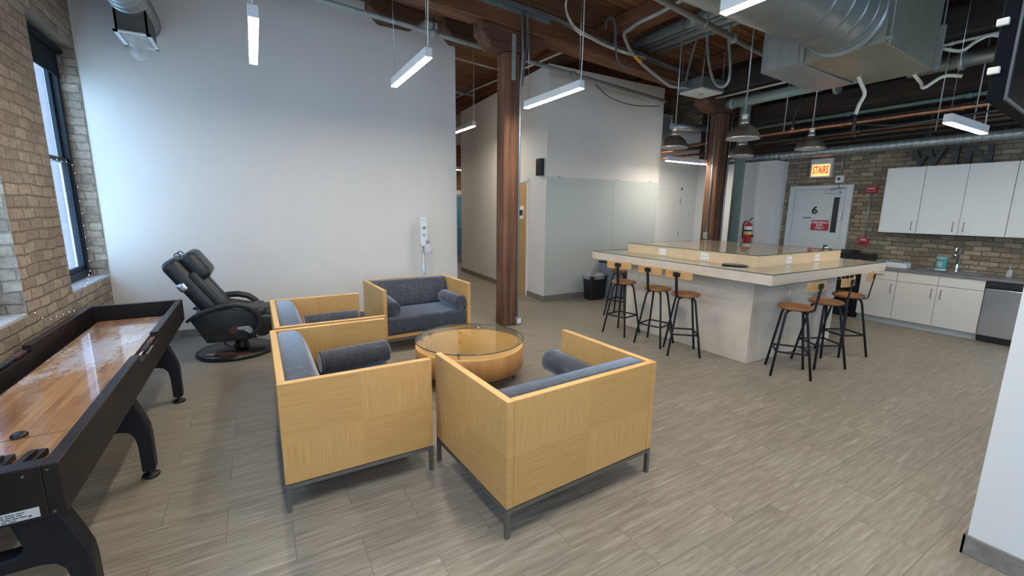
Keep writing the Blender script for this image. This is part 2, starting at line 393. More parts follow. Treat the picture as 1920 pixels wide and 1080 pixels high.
def play_mat():
    s = N('shuffleboard_playfield'); v = s.coords((1, 1, 1), loc=(0.0, 0.0, 0), rot=(0, 0, PI / 2))
    b = s.new('ShaderNodeTexBrick'); s.link(v, b.inputs['Vector']); b.offset = 0.43
    b.inputs['Scale'].default_value = 1; b.inputs['Brick Width'].default_value = 0.42; b.inputs['Row Height'].default_value = 0.034
    b.inputs['Mortar Size'].default_value = 0.0004; b.inputs['Bias'].default_value = 0
    b.inputs['Color1'].default_value = srgb(196, 142, 88); b.inputs['Color2'].default_value = srgb(158, 104, 58); b.inputs['Mortar'].default_value = srgb(120, 76, 40)
    f = s.noise(s.coords((40, 3, 1)), 1.0, 5)
    col = s.mix(0.5, b.outputs['Color'], s.ramp(f, [(0.3, (0.7, 0.66, 0.62, 1)), (0.7, (1, 1, 1, 1))]), 'MULTIPLY')
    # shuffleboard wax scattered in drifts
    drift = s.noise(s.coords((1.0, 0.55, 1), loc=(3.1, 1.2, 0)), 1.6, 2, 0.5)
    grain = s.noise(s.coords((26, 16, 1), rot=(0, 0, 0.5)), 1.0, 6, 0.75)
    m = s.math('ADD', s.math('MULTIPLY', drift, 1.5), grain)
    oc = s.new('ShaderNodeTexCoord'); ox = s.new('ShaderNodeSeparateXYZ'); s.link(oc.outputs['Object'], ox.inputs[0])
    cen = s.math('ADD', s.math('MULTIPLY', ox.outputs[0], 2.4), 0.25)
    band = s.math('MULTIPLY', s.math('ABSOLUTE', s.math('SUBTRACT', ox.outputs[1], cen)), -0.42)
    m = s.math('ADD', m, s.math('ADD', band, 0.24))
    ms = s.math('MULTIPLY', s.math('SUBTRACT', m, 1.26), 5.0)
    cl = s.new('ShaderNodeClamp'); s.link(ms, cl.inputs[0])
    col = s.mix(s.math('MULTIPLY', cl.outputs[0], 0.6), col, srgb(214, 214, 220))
    s.set(Base_Color=col, Roughness=0.25, Coat_Weight=1.0, Coat_Roughness=0.02); return s.m
M['play'] = play_mat()
M['lineW'] = plain('white_line_paint', (0.75, 0.76, 0.78, 1), 0.4, var=0.05)

def glass_mat(name, col, rough=0.0, ior=1.45):
    """thin pane: clear with a mirror-like skin"""
    s = N(name); out = s.n['Material Output']
    tr = s.new('ShaderNodeBsdfTransparent'); tr.inputs[0].default_value = col
    gl = s.new('ShaderNodeBsdfGlossy'); gl.inputs['Roughness'].default_value = rough
    fr = s.new('ShaderNodeFresnel'); fr.inputs[0].default_value = ior; ge = s.new('ShaderNodeNewGeometry')
    fac = s.math('MULTIPLY', fr.outputs[0], s.math('SUBTRACT', 1.0, ge.outputs['Backfacing']))
    mx = s.new('ShaderNodeMixShader'); s.link(fac, mx.inputs[0]); s.link(tr.outputs[0], mx.inputs[1]); s.link(gl.outputs[0], mx.inputs[2])
    s.link(mx.outputs[0], out.inputs[0]); return s.m
M['pane'] = glass_mat('window_glass', (0.93, 0.96, 0.97, 1))
M['glass_top'] = glass_mat('smoked_bronze_glass', (0.93, 0.92, 0.85, 1), 0.0, 1.4)
M['glass_bar'] = glass_mat('bar_top_glass', (0.98, 0.99, 0.98, 1), 0.0, 1.5)
M['glass_edge'] = plain('green_glass_edge', (0.05, 0.10, 0.09, 1), 0.15)
def gboard():
    s = N('marker_board_glass'); s.set(Base_Color=(0.50, 0.54, 0.52, 1), Roughness=0.6, Coat_Weight=0.5, Coat_Roughness=0.12); return s.m
M['gboard'] = gboard()
def clearp(name, tint, w=0.25):
    s = N(name); out = s.n['Material Output']; tr = s.new('ShaderNodeBsdfTransparent'); tr.inputs[0].default_value = tint
    mx = s.new('ShaderNodeMixShader'); mx.inputs[0].default_value = w; s.link(tr.outputs[0], mx.inputs[1]); s.link(s.b.outputs[0], mx.inputs[2])
    s.set(Base_Color=(0.8, 0.82, 0.84, 1), Roughness=0.25); s.link(mx.outputs[0], out.inputs[0]); return s.m
M['bag'] = clearp('clear_plastic_bag', (0.9, 0.92, 0.94, 1), 0.45)
M['crystal'] = clearp('clear_plastic_pads', (0.95, 0.95, 0.95, 1), 0.3)
def foil():
    s = N('black_plastic_wrap'); f = s.noise(s.coords((3, 9, 9)), 1.5, 8, 0.75)
    s.set(Base_Color=(0.025, 0.02, 0.018, 1), Roughness=0.2); s.bump(f, 1.0, 0.08); return s.m
M['foil'] = foil()
def dome_mat():
    s = N('aged_brushed_metal_shade'); v = s.coords((1, 1, 1)); f = s.noise(v, 9, 5, 0.6)
    s.set(Base_Color=s.ramp(f, [(0.3, (0.30, 0.28, 0.235, 1)), (0.7, (0.46, 0.43, 0.37, 1))]), Metallic=0.95, Roughness=0.33, Anisotropic=0.5); return s.m
M['dome'] = dome_mat()
M['dome_in'] = plain('shade_lining', (0.5, 0.49, 0.46, 1), 0.4, 0.3, var=0.05)
M['sock'] = plain('satin_metal_socket', (0.6, 0.58, 0.53, 1), 0.35, 0.8, var=0.03)
def dw_mat():
    s = N('brushed_appliance_steel'); s.set(Base_Color=(0.60, 0.62, 0.65, 1), Metallic=1.0, Roughness=0.24, Anisotropic=0.5)
    s.bump(s.noise(s.coords(), 3, 2), 0.08, 0.02); return s.m
M['dw'] = dw_mat()

# ------------------------------------------------------------------ room shell
XL, XR, YF, YB = -1.673, 9.67, 7.394, -4.0
def deck_z(x): return 4.93 - 0.055 * (x - 5.2)
DZ0, DZ1 = deck_z(XL - 0.4), deck_z(XR + 0.4)

struct(MB().box((XL - 0.4, YB - 0.4, -0.12), (XR + 0.4, 15.2, 0)).build('floor', M['floor']))
struct(MB().prism([(XL - 0.4, DZ0), (XR + 0.4, DZ1), (XR + 0.4, DZ1 + 0.12), (XL - 0.4, DZ0 + 0.12)], 1, YB - 0.4, 15.2).build('ceiling', M['deck']))

# left brick wall with window openings
WIN = [(6.05, 7.38), (3.66, 4.99), (1.27, 2.60), (-1.12, 0.21), (-3.51, -2.18)]
SILL, HEAD = 0.95, 3.63
mb = MB(); y = YB - 0.4
for a, b in sorted(WIN):
    mb.box((XL - 0.28, y, 0), (XL, a, DZ0)); mb.box((XL - 0.28, a, 0), (XL, b, SILL - 0.03)); mb.box((XL - 0.28, a, HEAD), (XL, b, DZ0)); y = b
mb.box((XL - 0.28, y, 0), (XL, YF + 0.16, DZ0))
struct(mb.build('wall_left', M['brick_l']))
# kitchen brick wall on the right
struct(MB().box((XR, YB - 0.4, 0), (XR + 0.3, 14.0, deck_z(XR) - 0.005)).build('wall_right', M['brick_r']))
# tall white partition at the far side of the lounge
struct(MB().box((XL, YF, 0), (3.162, YF + 0.16, deck_z(3.16) - 0.005)).build('wall_lounge', M['paint']))
# glass board wall block and hallway side
struct(MB().prism([(4.895, 7.085), (7.985, 7.085), (7.985, 7.3), (5.3, 7.3), (5.45, 11.8), (5.19, 11.8)], 2, 0, 4.47).build('wall_hall_right', M['paint']))
struct(MB().box((7.985, 7.3, 0), (XR, 7.45, 3.75)).build('wall_kitchen_far', M['paint2']))
struct(MB().box((9.62, 6.55, 0), (XR, 7.3, 3.06)).build('wall_kitchen_side', M['paint2']))
struct(MB().box((9.211, 5.18, 0), (XR, 6.55, 2.87)).build('wall_chase', M['paint2']))
struct(MB().box((XL, 14.0, 0), (XR, 14.15, 5.2)).build('wall_hall_end', M['paint']))
struct(MB().box((0.5, YF + 0.16, 0), (0.65, 14.0, 5.1)).build('wall_hall_left', M['paint']))
# near partition at the right of the frame
struct(MB().box((3.235, YB, 0), (3.40, 0.545, deck_z(3.3) - 0.005)).build('wall_near_right', M['paint2']))
# rear wall behind the camera, with unseen windows added for soft fill light
mb = MB(); RW = [(-0.9, 0.9), (1.3, 3.0), (4.2, 6.0), (6.8, 8.6)]; x = XL - 0.36
for a, b in RW:
    mb.box((x, YB - 0.36, 0), (a, YB, 5.2)); mb.box((a, YB - 0.36, 0), (b, YB, SILL)); mb.box((a, YB - 0.36, HEAD), (b, YB, 5.2)); x = b
mb.box((x, YB - 0.36, 0), (XR + 0.3, YB, 5.2))
struct(mb.build('wall_rear', M['paint']))

# skirtings
def skirt(i, pts):
    mb = MB()
    for (x0, y0, x1, y1) in pts: mb.box((x0, y0, 0), (x1, y1, 0.115))
    return struct(mb.build('baseboard_%s' % i, M['base'], bevel=0.003))
skirt('lounge', [(XL, YF - 0.014, 3.162, YF), (3.162, YF - 0.014, 3.176, YF + 0.16)])
skirt('glass_wall', [(4.895, 7.071, 7.985, 7.085)])
skirt('near_right', [(3.219, YB, 3.235, 0.56), (3.219, 0.545, 3.40, 0.56)])
struct(MB().prism([(4.881, 7.071), (4.895, 7.071), (4.945, 7.83), (4.931, 7.83)], 2, 0, 0.115).build('baseboard_hall', M['base']))
struct(MB().prism([(4.958, 8.33), (4.972, 8.33), (5.19, 11.8), (5.176, 11.8)], 2, 0, 0.115).build('baseboard_hall_far', M['base']))
skirt('hall_end', [(0.65, 13.986, XR, 14.0)])

# windows along the brick wall
def window(i, y0, y1, shade=False):
    r = bpy.data.objects.new('window_%d' % i, None); C.objects.link(r); r.location = (XL - 0.2, (y0 + y1) / 2, SILL); struct(r)
    h = (y1 - y0) / 2; H = HEAD - SILL; mid = 2.36 - SILL
    f = MB(); f.box((-0.06, -h, 0), (0.03, -h + 0.07, H)); f.box((-0.06, h - 0.07, 0), (0.03, h, H)); f.box((-0.06, -h, H - 0.07), (0.03, h, H)); f.box((-0.06, -h, 0), (0.03, h, 0.09))
    f.build('window_frame', M['frame_dark'], r, bevel=0.006)
    g = MB()
    for z0, z1, dx in ((0.09, mid, -0.0), (mid - 0.05, H - 0.07, -0.035)):
        g.box((dx - 0.03, -h + 0.07, z0), (dx + 0.01, -h + 0.115, z1)); g.box((dx - 0.03, h - 0.115, z0), (dx + 0.01, h - 0.07, z1))
        g.box((dx - 0.03, -h + 0.07, z0), (dx + 0.01, h - 0.07, z0 + 0.05)); g.box((dx - 0.03, -h + 0.07, z1 - 0.05), (dx + 0.01, h - 0.07, z1))
    g.build('sash', M['frame_dark'], r, bevel=0.004)
    p = MB(); p.box((-0.012, -h + 0.11, 0.13), (-0.008, h - 0.11, mid - 0.04)); p.box((-0.047, -h + 0.11, mid - 0.01), (-0.043, h - 0.11, H - 0.11))
    p.build('pane', M['pane'], r)
    s_ = MB().box((-0.13, -h, -0.03), (0.205, h, 0.0)); s_.build('window_sill', M['sill'], r, bevel=0.006)
    if shade:
        q = MB().box((0.036, -h + 0.02, H - 0.34), (0.040, h - 0.02, H - 0.03)); q.cyl((0.062, -h + 0.02, H - 0.06), (0.062, h - 0.02, H - 0.06), 0.036, 16); q.box((0.03, -h + 0.02, H - 0.36), (0.046, h - 0.02, H - 0.335))
        q.build('roller_shade', M['shade'], r)
M['sill'] = plain('stone_sill', (0.42, 0.42, 0.42, 1), 0.7, var=0.08)
for i, (a, b) in enumerate(WIN): window(i + 1, a, b, i == 0 or i > 1)
for i, (a, b) in enumerate(RW):  # frames and panes for the added rear openings
    r = bpy.data.objects.new('window_%d' % (i + 6), None); C.objects.link(r); r.location = ((a + b) / 2, YB - 0.2, SILL); struct(r)
    h = (b - a) / 2; H = HEAD - SILL; f = MB()
    f.box((-h, -0.04, 0), (-h + 0.07, 0.04, H)); f.box((h - 0.07, -0.04, 0), (h, 0.04, H)); f.box((-h, -0.04, 0), (h, 0.04, 0.08)); f.box((-h, -0.04, H - 0.08), (h, 0.04, H)); f.box((-h, -0.04, H / 2), (h, 0.04, H / 2 + 0.06))
    f.build('window_frame', M['frame_dark'], r)
    MB().box((-h + 0.06, -0.003, 0.06), (h - 0.06, 0.003, H - 0.06)).build('pane', M['pane'], r)

# sky portals in the openings (they emit nothing, they only help sampling)
def portal(loc, rot, sx, sy):
    l = bpy.data.lights.new('sky_portal', 'AREA'); l.shape = 'RECTANGLE'; l.size = sx; l.size_y = sy; l.cycles.is_portal = True
    o = bpy.data.objects.new('sky_portal', l); C.objects.link(o); o.location = loc; o.rotation_euler = rot
for a, b in WIN: portal((XL - 0.30, (a + b) / 2, (SILL + HEAD) / 2), (0, -PI / 2, 0), HEAD - SILL, b - a)
for a, b in RW: portal(((a + b) / 2, YB - 0.37, (SILL + HEAD) / 2), (PI / 2, 0, 0), b - a, HEAD - SILL)

# neighbouring building across the alley
r = thing('brick_building', 'pinkish brick building seen outside through the window beside the recliner', 'building', (-7.2, 15.0, -3))
MB().box((-3, -5.0, 0), (0, 16, 12)).build('wall', M['brick_out'], r)
MB().box((-0.02, 11.95, 0.0), (0.12, 12.3, 12)).build('sky_reflection_strip', M['white_plastic'], r)  # white strip added to imitate the sky reflected in the panes

# ------------------------------------------------------------------ doors
def door_far():
    r = bpy.data.objects.new('door_1', None); C.objects.link(r); r.location = (8.6, 7.3, 0); struct(r)
    f = MB(); f.box((-0.475, -0.012, 0), (-0.42, 0, 2.39)); f.box((0.42, -0.012, 0), (0.475, 0, 2.39)); f.box((-0.475, -0.012, 2.335), (0.475, 0, 2.39)); f.build('door_frame', M['paint2'], r)
    l = MB().box((-0.41, -0.009, 0.01), (0.41, 0.004, 2.325)).build('door_leaf', M['paint2'], r, bevel=0.003)
    h = MB()
    for z in (0.35, 1.2, 2.0): h.box((0.41, -0.02, z), (0.44, -0.008, z + 0.14))
    h.build('hinge', M['galv'], r)
    k = MB(); k.cyl((-0.35, -0.008, 1.08), (-0.35, -0.05, 1.08), 0.012); k.cyl((-0.36, -0.05, 1.08), (-0.24, -0.05, 1.08), 0.01); k.build('door_handle', M['steel'], r)
door_far()
def door_hall():
    r = bpy.data.objects.new('door_2', None); C.objects.link(r); r.location = (4.95, 8.06, 0); r.rotation_euler.z = -0.062; struct(r)
    f = MB(); f.box((-0.02, -0.30, 0), (0.03, -0.24, 2.44)); f.box((-0.02, 0.66, 0), (0.03, 0.72, 2.44)); f.box((-0.02, -0.30, 2.38), (0.03, 0.72, 2.44)); f.build('door_frame', M['white_plastic'], r, bevel=0.004)
    MB().box((-0.006, -0.235, 0.01), (0.03, 0.655, 2.375)).build('door_leaf', M['door_oak'], r)
    s = MB().box((-0.010, -0.1, 1.63), (-0.006, 0.19, 1.9)).build('notice', M['paper'], r)
    MB().box((-0.013, -0.06, 1.70), (-0.010, 0.15, 1.82)).build('notice_panel', M['ink'], s)
door_hall()
def door_stairs():
    r = bpy.data.objects.new('door_3', None); C.objects.link(r); r.location = (9.67, 4.50, 0); struct(r)
    f = MB()
    f.box((-0.05, 0.455, 0), (0.0, 0.56, 2.36)); f.box((-0.05, -0.56, 0), (0.0, -0.455, 2.36)); f.box((-0.05, -0.455, 2.29), (0, 0.455, 2.36))
    f.build('door_frame', M['door_white'], r, bevel=0.004)
    MB().box((-0.025, -0.452, 0.01), (0.0, 0.452, 2.285)).build('door_leaf', M['door_white'], r, bevel=0.002)
    MB().box((-0.030, -0.36, 1.46), (-0.024, -0.26, 2.13)).build('vision_panel', M['black_plastic'], r)
    g = MB()
    for a, b in (((-0.034, -0.375, 1.445), (-0.024, -0.36, 2.145)), ((-0.034, -0.26, 1.445), (-0.024, -0.245, 2.145)), ((-0.034, -0.375, 1.445), (-0.024, -0.245, 1.46)), ((-0.034, -0.375, 2.13), (-0.024, -0.245, 2.145))): g.box(a, b)
    g.build('glazing_bead', M['door_white'], r)
    e = MB().box((-0.045, -0.43, 1.70), (-0.025, -0.38, 1.90)).build('lock_plate', M['steel'], r, bevel=0.006)
    MB().cyl((-0.045, -0.405, 1.73), (-0.075, -0.405, 1.73), 0.018).build('knob', M['chrome'], e)
    s = MB().box((-0.030, -0.23, 1.49), (-0.025, 0.09, 1.69)).build('notice_board', M['sign_red'], r)
    text_mesh('sign_text', 'EMERGENCY\nEXIT\nONLY', 0.062, 0.001, M['paper'], r, (-0.032, -0.07, 1.588), RX, 0.001, 0.95, sp=0.88)
    text_mesh('door_number', '6', 0.20, 0.002, M['ink'], r, (-0.028, 0.055, 1.875), RX, 0.007, 1.1)
    MB().box((-0.028, 0.10, 1.722), (-0.024, 0.26, 1.742)).build('tape_strip', M['blue'], r)
    c = MB(); c.box((-0.10, -0.36, 2.20), (-0.025, -0.12, 2.25)); c.tube([(-0.06, -0.2, 2.26), (-0.16, -0.25, 2.29), (-0.10, -0.38, 2.30)], 0.008); c.build('door_closer', M['galv'], r)
door_stairs()
def door_glass():
    r = bpy.data.objects.new('door_4', None); C.objects.link(r); r.location = (6.1, 13.98, 0); struct(r)
    M['bluepane'] = plain('blue_glazed_panel', (0.10, 0.24, 0.36, 1), 0.15, var=0.02)
    f = MB()
    for a, b in (((-0.55, -0.03, 0), (-0.47, 0, 2.3)), ((0.47, -0.03, 0), (0.55, 0, 2.3)), ((-0.55, -0.03, 2.2), (0.55, 0, 2.3)), ((-0.47, -0.03, 0), (0.47, 0, 0.25)), ((-0.47, -0.03, 1.15), (0.47, 0, 1.2))): f.box(a, b)
    f.build('door_frame', M['grey_plastic'], r)
    MB().box((-0.47, -0.015, 0.25), (0.47, -0.005, 2.2)).build('pane', M['bluepane'], r)
    MB().box((-0.9, -0.03, 2.45), (1.4, 0, 3.9)).build('wood_panel', M['tim_x'], r)
door_glass()

# ------------------------------------------------------------------ heavy timber structure
def timber(name, mb, mat, label, cat, base): return solo(name, mb, mat, label, cat, base, bevel=0.012)
def beam_x(y0, y1, zb, zt, label, x0=XL, x1=XR, k=-0.06, xr=3.92):
    """beam along X following the fall of the roof; zb and zt are heights at xr"""
    q = lambda x, z: (x, z + k * (x - xr))
    mb = MB().prism([q(x0, zb), q(x1, zb), q(x1, zt), q(x0, zt)], 1, y0, y1)
    return timber('timber_beam', mb, M['tim_x'], label, 'beam', (x0, y0, q(x0, zb)[1]))
beam_x(5.81, 6.10, 4.325, 4.69, 'long dark timber beam carried on the two wooden posts')
beam_x(7.06, 7.38, 4.80, 4.98, 'upper timber beam along the head of the tall white wall', x1=4.85, k=-0.055, xr=3.16)
beam_x(0.85, 1.15, 4.50, 4.86, 'timber beam overhead nearest the camera', x0=XL, x1=XR, k=-0.055, xr=3.2)
# joists along Y
for i, (x, lab) in enumerate(((0.3, 'timber joist above the recliner side of the lounge'), (2.5, 'timber joist above the wooden armchairs'), (5.30, 'brown timber joist beside the bent conduit with the orange sticker'), (7.8, 'timber joist above the pendant lamps over the bar'))):
    zt = deck_z(x + 0.26) - 0.002
    timber('timber_joist', MB().box((x, 1.16, zt - 0.27), (x + 0.27, 7.055 if x < 4 else 13.99, zt)), M['tim_y'], lab, 'joist', (x, 1.16, zt - 0.27))
M['tim_black'] = timber_mat('dark_brown_timber', srgb(78, 62, 50), srgb(34, 28, 24), 1)
timber('timber_wall_plate', MB().box((9.585, -1.5, 3.08), (9.665, 7.29, deck_z(9.67) - 0.01)), M['tim_black'], 'dark boarding on the kitchen wall above the bricks', 'boarding', (9.585, -1.5, 3.08))  # boards added to make the wall dark above the bricks
timber('timber_wall_beam', MB().box((9.25, -1.5, 3.62), (9.584, 5.80, 4.0)), M['tim_black'], 'dark beam running along the kitchen wall behind the pipes', 'beam', (9.25, -1.5, 3.62))
# posts
def post(x0, y0, w_, h, lab):
    r = thing('wooden_post', lab, 'post', (x0 + w_ / 2, y0 + w_ / 2, 0))
    part('shaft', MB().box((x0, y0, 0), (x0 + w_, y0 + w_, h)), M['tim_z'], r, r.location, bevel=0.02, seg=1)
    return r
p1 = post(3.262, 5.815, 0.265, 4.05, 'square brown timber post standing behind the round glass table')
part('steel_strap', MB().box((3.36, 5.795, 3.67), (3.42, 5.815, 4.28)), M['pipe_grey'], p1, p1.location)
bp = MB(); bp.box((2.75, 5.785, 4.56), (4.0, 5.81, 4.62), rot=Matrix.Rotation(0.055, 3, 'Y'))
for k in range(9): bp.cyl((2.83 + k * 0.14, 5.80, 4.62 - k * 0.0082), (2.83 + k * 0.14, 5.775, 4.62 - k * 0.0082), 0.014, 8)
solo('steel_beam_plate', bp, M['pipe_green'], 'long grey green steel plate bolted across the beam above the first post', 'plate', (2.75, 5.81, 4.5))
p2 = post(8.30, 5.85, 0.275, 3.80, 'second brown timber post rising behind the bar')
# bolsters (corbels) on top of posts
def bolster(xa, xb, y0, y1, zt, zb, lab, c=0.17):
    pts = [(xa, zt), (xa, zt - 0.14)] + [(xa + c * (0.3 + 0.7 * t), zt - 0.14 - (zt - 0.14 - zb) * math.sin(t * PI / 2)) for t in (0.0, 0.35, 0.7, 1.0)][1:] + \
          [(xb - c * (0.3 + 0.7 * t), zt - 0.14 - (zt - 0.14 - zb) * math.sin(t * PI / 2)) for t in (1.0, 0.7, 0.35)] + [(xb, zt - 0.14), (xb, zt)]
    pts = [(px, pz - 0.06 * (px - xa) if pz > zt - 0.01 else pz) for px, pz in pts]
    return timber('timber_bolster', MB().prism(pts, 1, y0, y1), M['tim_dark'], lab, 'bolster', ((xa + xb) / 2, y0, zb))
bolster(2.888, 3.93, 5.81, 6.10, 4.38, 4.055, 'curved end timber bolster capping the first post')
bolster(7.75, 9.1, 5.81, 6.12, 4.09, 3.80, 'curved end timber bolster capping the post behind the bar', c=0.3)
bolster(1.69, 2.55, 7.10, 7.39, 4.875, 4.60, 'timber corbel on the tall white wall above the lamp with the bare wire', c=0.2)
bolster(2.85, 3.85, 7.06, 7.38, 4.81, 4.52, 'timber corbel at the end of the tall white wall', c=0.2)
# spiked pipe and conduits on the first post
solo('post_conduit', MB().tube([(3.50, 5.79, 0.1), (3.50, 5.79, 3.6), (3.53, 5.78, 4.0), (3.50, 5.775, 4.6)], 0.017), M['galv'], 'slim steel conduit running up the first timber post', 'conduit', (3.5, 5.79, 0.1))
r = thing('outlet_box', 'small steel outlet box at the foot of the first post', 'outlet box', (3.52, 5.78, 0.0))
MB().box((-0.045, -0.02, 0.02), (0.045, 0.033, 0.13)).build('box', M['galv'], r, bevel=0.004); MB().box((-0.03, -0.026, 0.04), (0.03, -0.02, 0.11)).build('cover', M['white_plastic'], r)
solo('post_conduit', MB().tube([(8.27, 5.95, 1.35), (8.27, 5.95, 3.75)], 0.016), M['galv'], 'steel conduit on the left edge of the post behind the bar', 'conduit', (8.27, 5.95, 1.35))
solo('post_conduit', MB().tube([(8.60, 5.83, 0), (8.60, 5.83, 3.75)], 0.016), M['galv'], 'steel conduit on the right edge of the post behind the bar', 'conduit', (8.6, 5.83, 0))
solo('junction_box', MB().box((8.22, 5.90, 1.26), (8.29, 5.99, 1.40)), M['galv'], 'small steel junction box on the post behind the bar', 'box', (8.25, 5.95, 1.26), bevel=0.005)
solo('post_conduit', MB().tube([(8.66, 5.95, 0), (8.66, 5.95, 3.78)], 0.05), M['black_pipe'], 'thick black pipe beside the post behind the bar', 'pipe', (8.66, 5.95, 0))

# ------------------------------------------------------------------ pipes, ducts and cables overhead
def smooth_path(pts, k=5):
    if len(pts) < 4: return pts
    P = [Vector(p) for p in pts]; P = [P[0] * 2 - P[1]] + P + [P[-1] * 2 - P[-2]]; out = []
    for i in range(1, len(P) - 2):
        for j in range(k):
            t = j / k; a, b, c, d = P[i - 1], P[i], P[i + 1], P[i + 2]
            out.append(0.5 * ((2 * b) + (c - a) * t + (2 * a - 5 * b + 4 * c - d) * t * t + (3 * b - a - 3 * c + d) * t ** 3))
    return out + [P[-2]]
def pipe(name, pts, r, mat, lab, cat='pipe', n=12, rings=(), **kw):
    mb = MB().tube(smooth_path(pts), r, n, **kw)
    for p, q, rr in rings: mb.cyl(p, q, rr, n)
    return solo(name, mb, M[mat], lab, cat, pts[0])
pipe('sprinkler_pipe', [(-1.6, 6.55, 4.60), (7.41, 6.55, 4.03)], 0.032, 'pipe_grey', 'grey sprinkler pipe crossing in front of the tall white wall',
     rings=[((2.42, 6.55, 4.345), (2.52, 6.55, 4.339), 0.055), ((5.0, 6.55, 4.182), (5.06, 6.55, 4.178), 0.05)])
pipe('pipe_hanger', [(2.47, 6.55, 4.36), (2.47, 6.55, 4.52), (2.47, 6.55, 4.55)], 0.012, 'black_pipe', 'black hanger clip gripping the grey sprinkler pipe', 'hanger')
pipe('sprinkler_pipe', [(3.0, 4.0, 4.40), (4.35, 4.1, 4.35), (7.6, 4.35, 4.19)], 0.038, 'pipe_grey', 'grey sprinkler pipe running above the bar towards the big duct',
     rings=[((6.05, 4.23, 4.265), (6.13, 4.237, 4.26), 0.06), ((7.1, 4.31, 4.215), (7.2, 4.32, 4.21), 0.055)])
for i, (x, y, z) in enumerate(((5.35, 4.17, 4.30), (6.1, 4.235, 4.26), (7.15, 4.31, 4.21))):
    pts = [(x - 0.05, y, 4.8)] + arc((y, z), 0.055, PI, 2 * PI, 8, 'yz', x) + [(x + 0.02, y + 0.055, 4.8)]
    pts = [(x, y - 0.055, 4.75)] + arc((y, z), 0.055, PI, 2 * PI, 8, 'yz', x) + [(x, y + 0.055, 4.75)]
    pipe('pipe_hanger', pts, 0.008, 'galv', ('leftmost', 'middle', 'rightmost')[i] + ' loop hanger holding the grey sprinkler pipe above the bar', 'hanger', n=6)
r = thing('bent_conduit', 'silver bent conduit carrying an orange arrow sticker over the beam', 'conduit', (5.0, 4.2, 4.5))
MB_ = MB().tube(smooth_path([(4.99, 4.2, 4.52), (5.0, 4.65, 4.5), (4.98, 4.95, 4.49), (4.98, 5.14, 4.46), (5.09, 5.38, 4.49), (5.27, 5.52, 4.45), (5.50, 5.62, 4.36), (5.89, 5.68, 4.22), (6.40, 5.65, 4.02), (6.52, 5.63, 3.99), (6.86, 5.55, 3.99)]), 0.028, 12)
part('tube', MB_, M['galv'], r, r.location)
part('sticker', MB().tube([(5.58, 5.632, 4.331), (5.74, 5.661, 4.275)], 0.031, 16, caps=False), M['orange'], r, r.location)
part('sticker_arrow', MB().box((5.63, 5.608, 4.295), (5.69, 5.618, 4.312)), M['ink'], r, r.location)
for i, (dy, dz, rr) in enumerate(((0, 0.0, 0.075), (0.0, -0.02, 0.04), (0, 0, 0.075), (0, -0.03, 0.045))):
    x = 5.72 + i * 0.17
    pipe('ceiling_conduit', [(x, 5.75, 4.56 + dz), (x, 1.6, 4.56 + dz)], rr, 'galv_dull', ('first', 'second', 'third', 'fourth')[i] + ' from the left of four grey conduits running side by side under the roof', 'conduit', rings=[((x, 4.55, 4.56 + dz), (x, 4.70, 4.56 + dz), rr + 0.012)])
pipe('flexible_conduit', [(6.2, 4.76, 4.7), (6.2, 4.75, 4.46), (6.2, 4.70, 4.15), (6.2, 4.62, 3.89), (6.2, 4.53, 3.74), (6.2, 4.44, 3.68), (6.2, 4.35, 3.69), (6.2, 4.31, 3.81), (6.2, 4.33, 4.04), (6.2, 4.38, 4.31), (6.2, 4.40, 4.7)], 0.022, 'galv', 'hanging loop of flexible conduit between the bar lamps', 'conduit')
pipe('ceiling_conduit', [(3.8, 9.0, 4.90), (5.1, 9.0, 4.82)], 0.02, 'cable_white', 'white pipe crossing the orange planks above the hallway')
pipe('ceiling_conduit', [(3.2, 10.5, 4.72), (4.98, 10.5, 4.62)], 0.035, 'pipe_grey', 'grey pipe crossing the far end of the hallway roof')
pipe('ceiling_conduit', [(4.8, 11.6, 4.70), (4.8, 6.3, 4.49)], 0.014, 'cable_white', 'thin pale conduit along the hallway roof beside the joist')
def cablerun(pts, r, mat, lab, k=1, sp_=0.02):
    mb = MB()
    for j in range(k):
        rnd = random.Random(j + 3); mb.tube(smooth_path([(p[0] + rnd.uniform(-sp_, sp_), p[1] - j * 0.006, p[2] + rnd.uniform(-sp_, sp_) + j * 0.008) for p in pts]), r, 6)
    return solo('cable_bundle', mb, M[mat], lab, 'cable', pts[0])
cablerun([(2.9, 5.76, 4.66), (3.45, 5.75, 4.62), (3.86, 5.75, 4.60), (4.2, 5.75, 4.56), (4.55, 5.75, 4.50), (5.1, 5.75, 4.43), (5.7, 5.75, 4.40), (6.21, 5.75, 4.36), (6.91, 5.75, 4.28), (7.92, 5.75, 4.22)], 0.013, 'cable_dark', 'dark cables strapped along the long timber beam', 5)
cablerun([(4.0, 5.2, 4.95), (4.06, 5.45, 4.86), (4.13, 5.6, 4.70), (4.28, 5.68, 4.57), (4.45, 5.70, 4.48), (4.7, 5.70, 4.43), (5.1, 5.72, 4.38), (5.9, 5.72, 4.34)], 0.006, 'cable_white', 'white cables swooping from the roof down to the long beam', 4, 0.012)
cablerun([(3.60, 5.76, 4.62), (3.58, 5.77, 4.4), (3.60, 5.77, 4.2), (3.55, 5.775, 3.95), (3.53, 5.78, 3.75), (3.52, 5.785, 3.6)], 0.008, 'cable_dark', 'dark cables hanging down the upper part of the first post', 3, 0.018)
cablerun([(5.0, 5.70, 4.62), (4.96, 5.66, 4.72), (5.05, 5.62, 4.76), (5.16, 5.66, 4.66), (5.2, 5.70, 4.45), (5.25, 5.72, 4.30), (5.35, 5.72, 4.18), (5.5, 5.72, 4.15), (5.62, 5.72, 4.22)], 0.008, 'cable_dark', 'tangle of dark cable hanging near the bent conduit', 3, 0.02)
